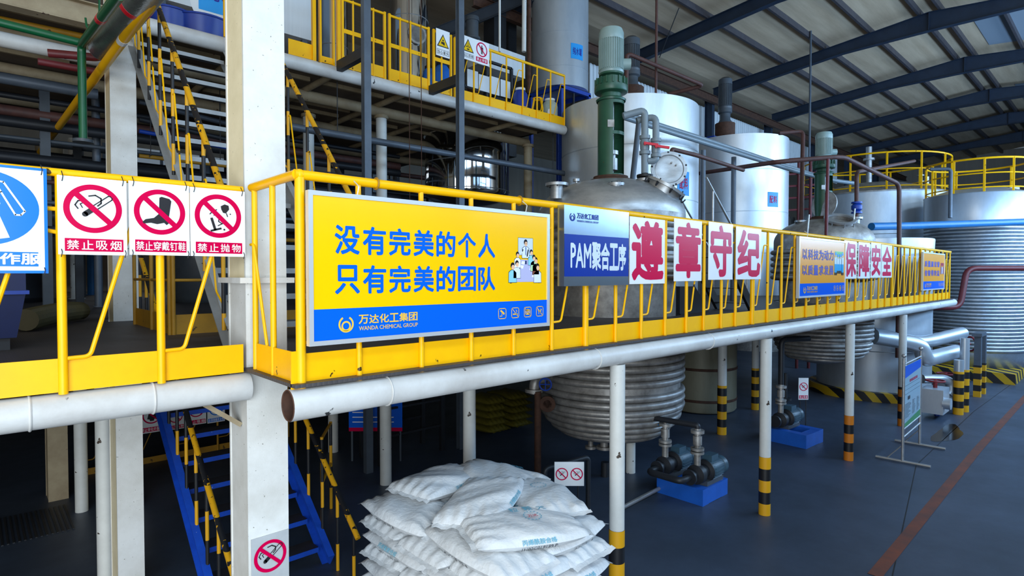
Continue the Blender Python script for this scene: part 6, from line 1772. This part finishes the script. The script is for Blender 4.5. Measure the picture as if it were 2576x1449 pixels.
for i in range(n + 1):
    f = i / n; p = h0 + (h1 - h0) * f + Z * (.125 + .02 * math.sin(f * 3)); p.y -= .25 * math.sin(f * 3.1) * 0; r = .115 + (.008 if i % 2 else 0) - .03 * max(0, f - .8)
    a = (h1 - h0).normalized(); x_, y_, _ = frame(a); rings.append([p + (x_ * math.cos(2 * math.pi * j / 16) + y_ * math.sin(2 * math.pi * j / 16)) * r for j in range(16)])
mb.ring(rings); mb.build('ribbed_hose', mat('yellowed_hose', '#57533a', .4, 0, '#454230', 6, .5), label='fat yellowed ribbed hose lying on the deck beside the blue hopper', cat='hose', smooth=20)
# dark drums lined up in the background of the deck
random.seed(8)
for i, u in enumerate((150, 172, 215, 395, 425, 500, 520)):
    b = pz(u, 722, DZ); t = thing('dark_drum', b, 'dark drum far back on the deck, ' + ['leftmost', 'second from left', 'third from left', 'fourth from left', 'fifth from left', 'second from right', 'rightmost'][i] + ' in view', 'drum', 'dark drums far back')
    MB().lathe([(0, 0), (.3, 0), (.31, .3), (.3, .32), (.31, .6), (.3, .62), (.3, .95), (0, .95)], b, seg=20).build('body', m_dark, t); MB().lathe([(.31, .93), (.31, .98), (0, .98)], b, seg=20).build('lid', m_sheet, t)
# dark process vessels and racks deep inside between the decks
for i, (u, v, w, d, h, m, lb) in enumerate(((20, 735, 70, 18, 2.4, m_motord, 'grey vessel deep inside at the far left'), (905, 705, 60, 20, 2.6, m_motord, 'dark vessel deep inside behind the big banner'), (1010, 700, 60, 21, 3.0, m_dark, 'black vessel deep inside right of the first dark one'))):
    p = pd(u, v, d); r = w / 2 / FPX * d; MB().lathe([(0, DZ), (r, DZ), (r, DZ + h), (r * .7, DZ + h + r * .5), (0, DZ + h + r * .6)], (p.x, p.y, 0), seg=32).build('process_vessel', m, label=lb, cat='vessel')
# small steel stair beside the first mixing tank
t = thing('small_stair', (9.6, 4.62, DZ), 'small dark steel steps rising left behind the railing near the mixing tanks', 'stair')
for y in (4.45, 5.05):
    MB().bar((9.75, y, DZ), (8.45, y, 3.75), .05, .16).build('stringer', m_dark, t)
    MB().cyl((9.6, y, 3.35), (8.15, y, 4.55), .018, seg=10).build('handrail', m_ss, t)
    for f in (.05, .95): MB().cyl((9.6 - 1.3 * f, y, DZ + .12 + 1.25 * f), (9.6 - 1.3 * f, y, 3.35 + 1.07 * f), .016, seg=8).build('rail_post', m_ss, t)
for i in range(5):
    f = (i + .5) / 5; MB().box(9.75 - 1.3 * f - .11, 9.75 - 1.3 * f + .11, 4.46, 5.04, DZ + 1.27 * f - .01, DZ + 1.27 * f).build('tread', m_dark, t)
p = pz(1710, 790, DZ); MB().prism([(p.x, p.y, DZ), (p.x + .9, p.y, DZ), (p.x + .45, p.y, DZ + .42), (p.x, p.y, DZ + .42)], (0, .4, 0)).build('machine_cover', m_dark, label='dark wedge-shaped cover at the foot of the first mixing tank', cat='cover')
# floor grating in the dark at bottom left
g0 = pz(40, 1330, 0)
t = thing('floor_grating', (g0.x, g0.y, 0), 'dark slotted floor grating at the bottom left', 'grating')
for i in range(22):
    MB().box(g0.x - .55 + i * .05, g0.x - .53 + i * .05, g0.y - .5, g0.y + .5, .002, .012).build('bar', m_dark, t)

# ================================================================== person behind the signs
def skin_body(name, verts, edges, radii, m, parent=None, root=0, sub=2, loc=None, **kw):
    me = bpy.data.meshes.new(name); me.from_pydata([Vector(v) for v in verts], edges, [])
    o = bpy.data.objects.new(name, me); COL.objects.link(o)
    o.modifiers.new('skin', 'SKIN')
    for i, r in enumerate(radii): me.skin_vertices[0].data[i].radius = (r, r) if not isinstance(r, tuple) else r
    me.skin_vertices[0].data[root].use_root = True
    sb = o.modifiers.new('sub', 'SUBSURF'); sb.levels = sb.render_levels = sub
    dg = bpy.context.evaluated_depsgraph_get(); me2 = bpy.data.meshes.new_from_object(o.evaluated_get(dg)); me2.name = name
    bpy.data.objects.remove(o); me2.polygons.foreach_set('use_smooth', [True] * len(me2.polygons)); me2.materials.clear(); me2.materials.append(m)
    o = bpy.data.objects.new(name, me2); COL.objects.link(o)
    if parent: o.parent = parent
    if loc is not None: o.location = loc
    return tag(o, **kw) if kw else o


pp = pz(462, 741, DZ); pp.z = DZ
body = skin_body('person', [(0, 0, .95), (0, 0, 1.15), (0, .01, 1.38), (0, .01, 1.5), (0, .02, 1.6), (0, .03, 1.70),
                            (.09, 0, .88), (.10, .01, .50), (.10, -.02, .09), (.10, .12, .04), (-.09, 0, .88), (-.10, .03, .50), (-.10, .02, .09), (-.10, .16, .04),
                            (.19, .01, 1.40), (.25, .02, 1.12), (.22, .2, .98), (.20, .28, .95), (-.19, .01, 1.40), (-.25, .02, 1.12), (-.22, .2, .98), (-.20, .28, .95)],
                 [(0, 1), (1, 2), (2, 3), (3, 4), (4, 5), (0, 6), (6, 7), (7, 8), (8, 9), (0, 10), (10, 11), (11, 12), (12, 13), (2, 14), (14, 15), (15, 16), (16, 17), (2, 18), (18, 19), (19, 20), (20, 21)],
                 [.13, .13, .14, .055, .085, .08, .085, .06, .045, .035, .085, .06, .045, .035, .06, .045, .035, .03, .06, .045, .035, .03], m_skin, loc=pp,
                 label='person in blue work clothes standing far back on the deck, mostly behind the signs', cat='person')
body.rotation_euler = (0, 0, R(-60))
skin_body('work_trousers', [(0, 0, .98), (.09, 0, .86), (.10, .01, .50), (.10, -.02, .10), (-.09, 0, .86), (-.10, .03, .50), (-.10, .02, .10)], [(0, 1), (1, 2), (2, 3), (0, 4), (4, 5), (5, 6)], [.16, .115, .095, .085, .115, .095, .085], m_cloth, body)
skin_body('work_jacket', [(0, 0, .92), (0, 0, 1.15), (0, .01, 1.40), (.19, .01, 1.40), (.25, .02, 1.12), (.225, .19, .985), (-.19, .01, 1.40), (-.25, .02, 1.12), (-.225, .19, .985)], [(0, 1), (1, 2), (2, 3), (3, 4), (4, 5), (2, 6), (6, 7), (7, 8)], [.175, .17, .165, .08, .065, .05, .08, .065, .05], m_cloth, body)
for sx, y in ((.10, 0), (-.10, .04)):
    skin_body('work_shoe', [(sx, y - .05, .05), (sx, y + .08, .045), (sx, y + .19, .035)], [(0, 1), (1, 2)], [.05, .048, .036], m_shoe, body)
skin_body('hair', [(0, -.01, 1.70), (0, .02, 1.765), (0, .05, 1.76)], [(0, 1), (1, 2)], [.075, .075, .06], m_hair, body)
for sx in (-1, 1):
    o = MB().sphere((sx * .03, .108, 1.665), .010, seg=8).build('eye', m_sblk, origin=(0, 0, 0)); o.parent = body
o = MB().prism([(-.012, .108, 1.625), (.012, .108, 1.625), (0, .108, 1.665)], (0, .022, -.004)).build('nose', m_skin, origin=(0, 0, 0)); o.parent = body


# ================================================================== pipe racks deep between the decks
random.seed(31)
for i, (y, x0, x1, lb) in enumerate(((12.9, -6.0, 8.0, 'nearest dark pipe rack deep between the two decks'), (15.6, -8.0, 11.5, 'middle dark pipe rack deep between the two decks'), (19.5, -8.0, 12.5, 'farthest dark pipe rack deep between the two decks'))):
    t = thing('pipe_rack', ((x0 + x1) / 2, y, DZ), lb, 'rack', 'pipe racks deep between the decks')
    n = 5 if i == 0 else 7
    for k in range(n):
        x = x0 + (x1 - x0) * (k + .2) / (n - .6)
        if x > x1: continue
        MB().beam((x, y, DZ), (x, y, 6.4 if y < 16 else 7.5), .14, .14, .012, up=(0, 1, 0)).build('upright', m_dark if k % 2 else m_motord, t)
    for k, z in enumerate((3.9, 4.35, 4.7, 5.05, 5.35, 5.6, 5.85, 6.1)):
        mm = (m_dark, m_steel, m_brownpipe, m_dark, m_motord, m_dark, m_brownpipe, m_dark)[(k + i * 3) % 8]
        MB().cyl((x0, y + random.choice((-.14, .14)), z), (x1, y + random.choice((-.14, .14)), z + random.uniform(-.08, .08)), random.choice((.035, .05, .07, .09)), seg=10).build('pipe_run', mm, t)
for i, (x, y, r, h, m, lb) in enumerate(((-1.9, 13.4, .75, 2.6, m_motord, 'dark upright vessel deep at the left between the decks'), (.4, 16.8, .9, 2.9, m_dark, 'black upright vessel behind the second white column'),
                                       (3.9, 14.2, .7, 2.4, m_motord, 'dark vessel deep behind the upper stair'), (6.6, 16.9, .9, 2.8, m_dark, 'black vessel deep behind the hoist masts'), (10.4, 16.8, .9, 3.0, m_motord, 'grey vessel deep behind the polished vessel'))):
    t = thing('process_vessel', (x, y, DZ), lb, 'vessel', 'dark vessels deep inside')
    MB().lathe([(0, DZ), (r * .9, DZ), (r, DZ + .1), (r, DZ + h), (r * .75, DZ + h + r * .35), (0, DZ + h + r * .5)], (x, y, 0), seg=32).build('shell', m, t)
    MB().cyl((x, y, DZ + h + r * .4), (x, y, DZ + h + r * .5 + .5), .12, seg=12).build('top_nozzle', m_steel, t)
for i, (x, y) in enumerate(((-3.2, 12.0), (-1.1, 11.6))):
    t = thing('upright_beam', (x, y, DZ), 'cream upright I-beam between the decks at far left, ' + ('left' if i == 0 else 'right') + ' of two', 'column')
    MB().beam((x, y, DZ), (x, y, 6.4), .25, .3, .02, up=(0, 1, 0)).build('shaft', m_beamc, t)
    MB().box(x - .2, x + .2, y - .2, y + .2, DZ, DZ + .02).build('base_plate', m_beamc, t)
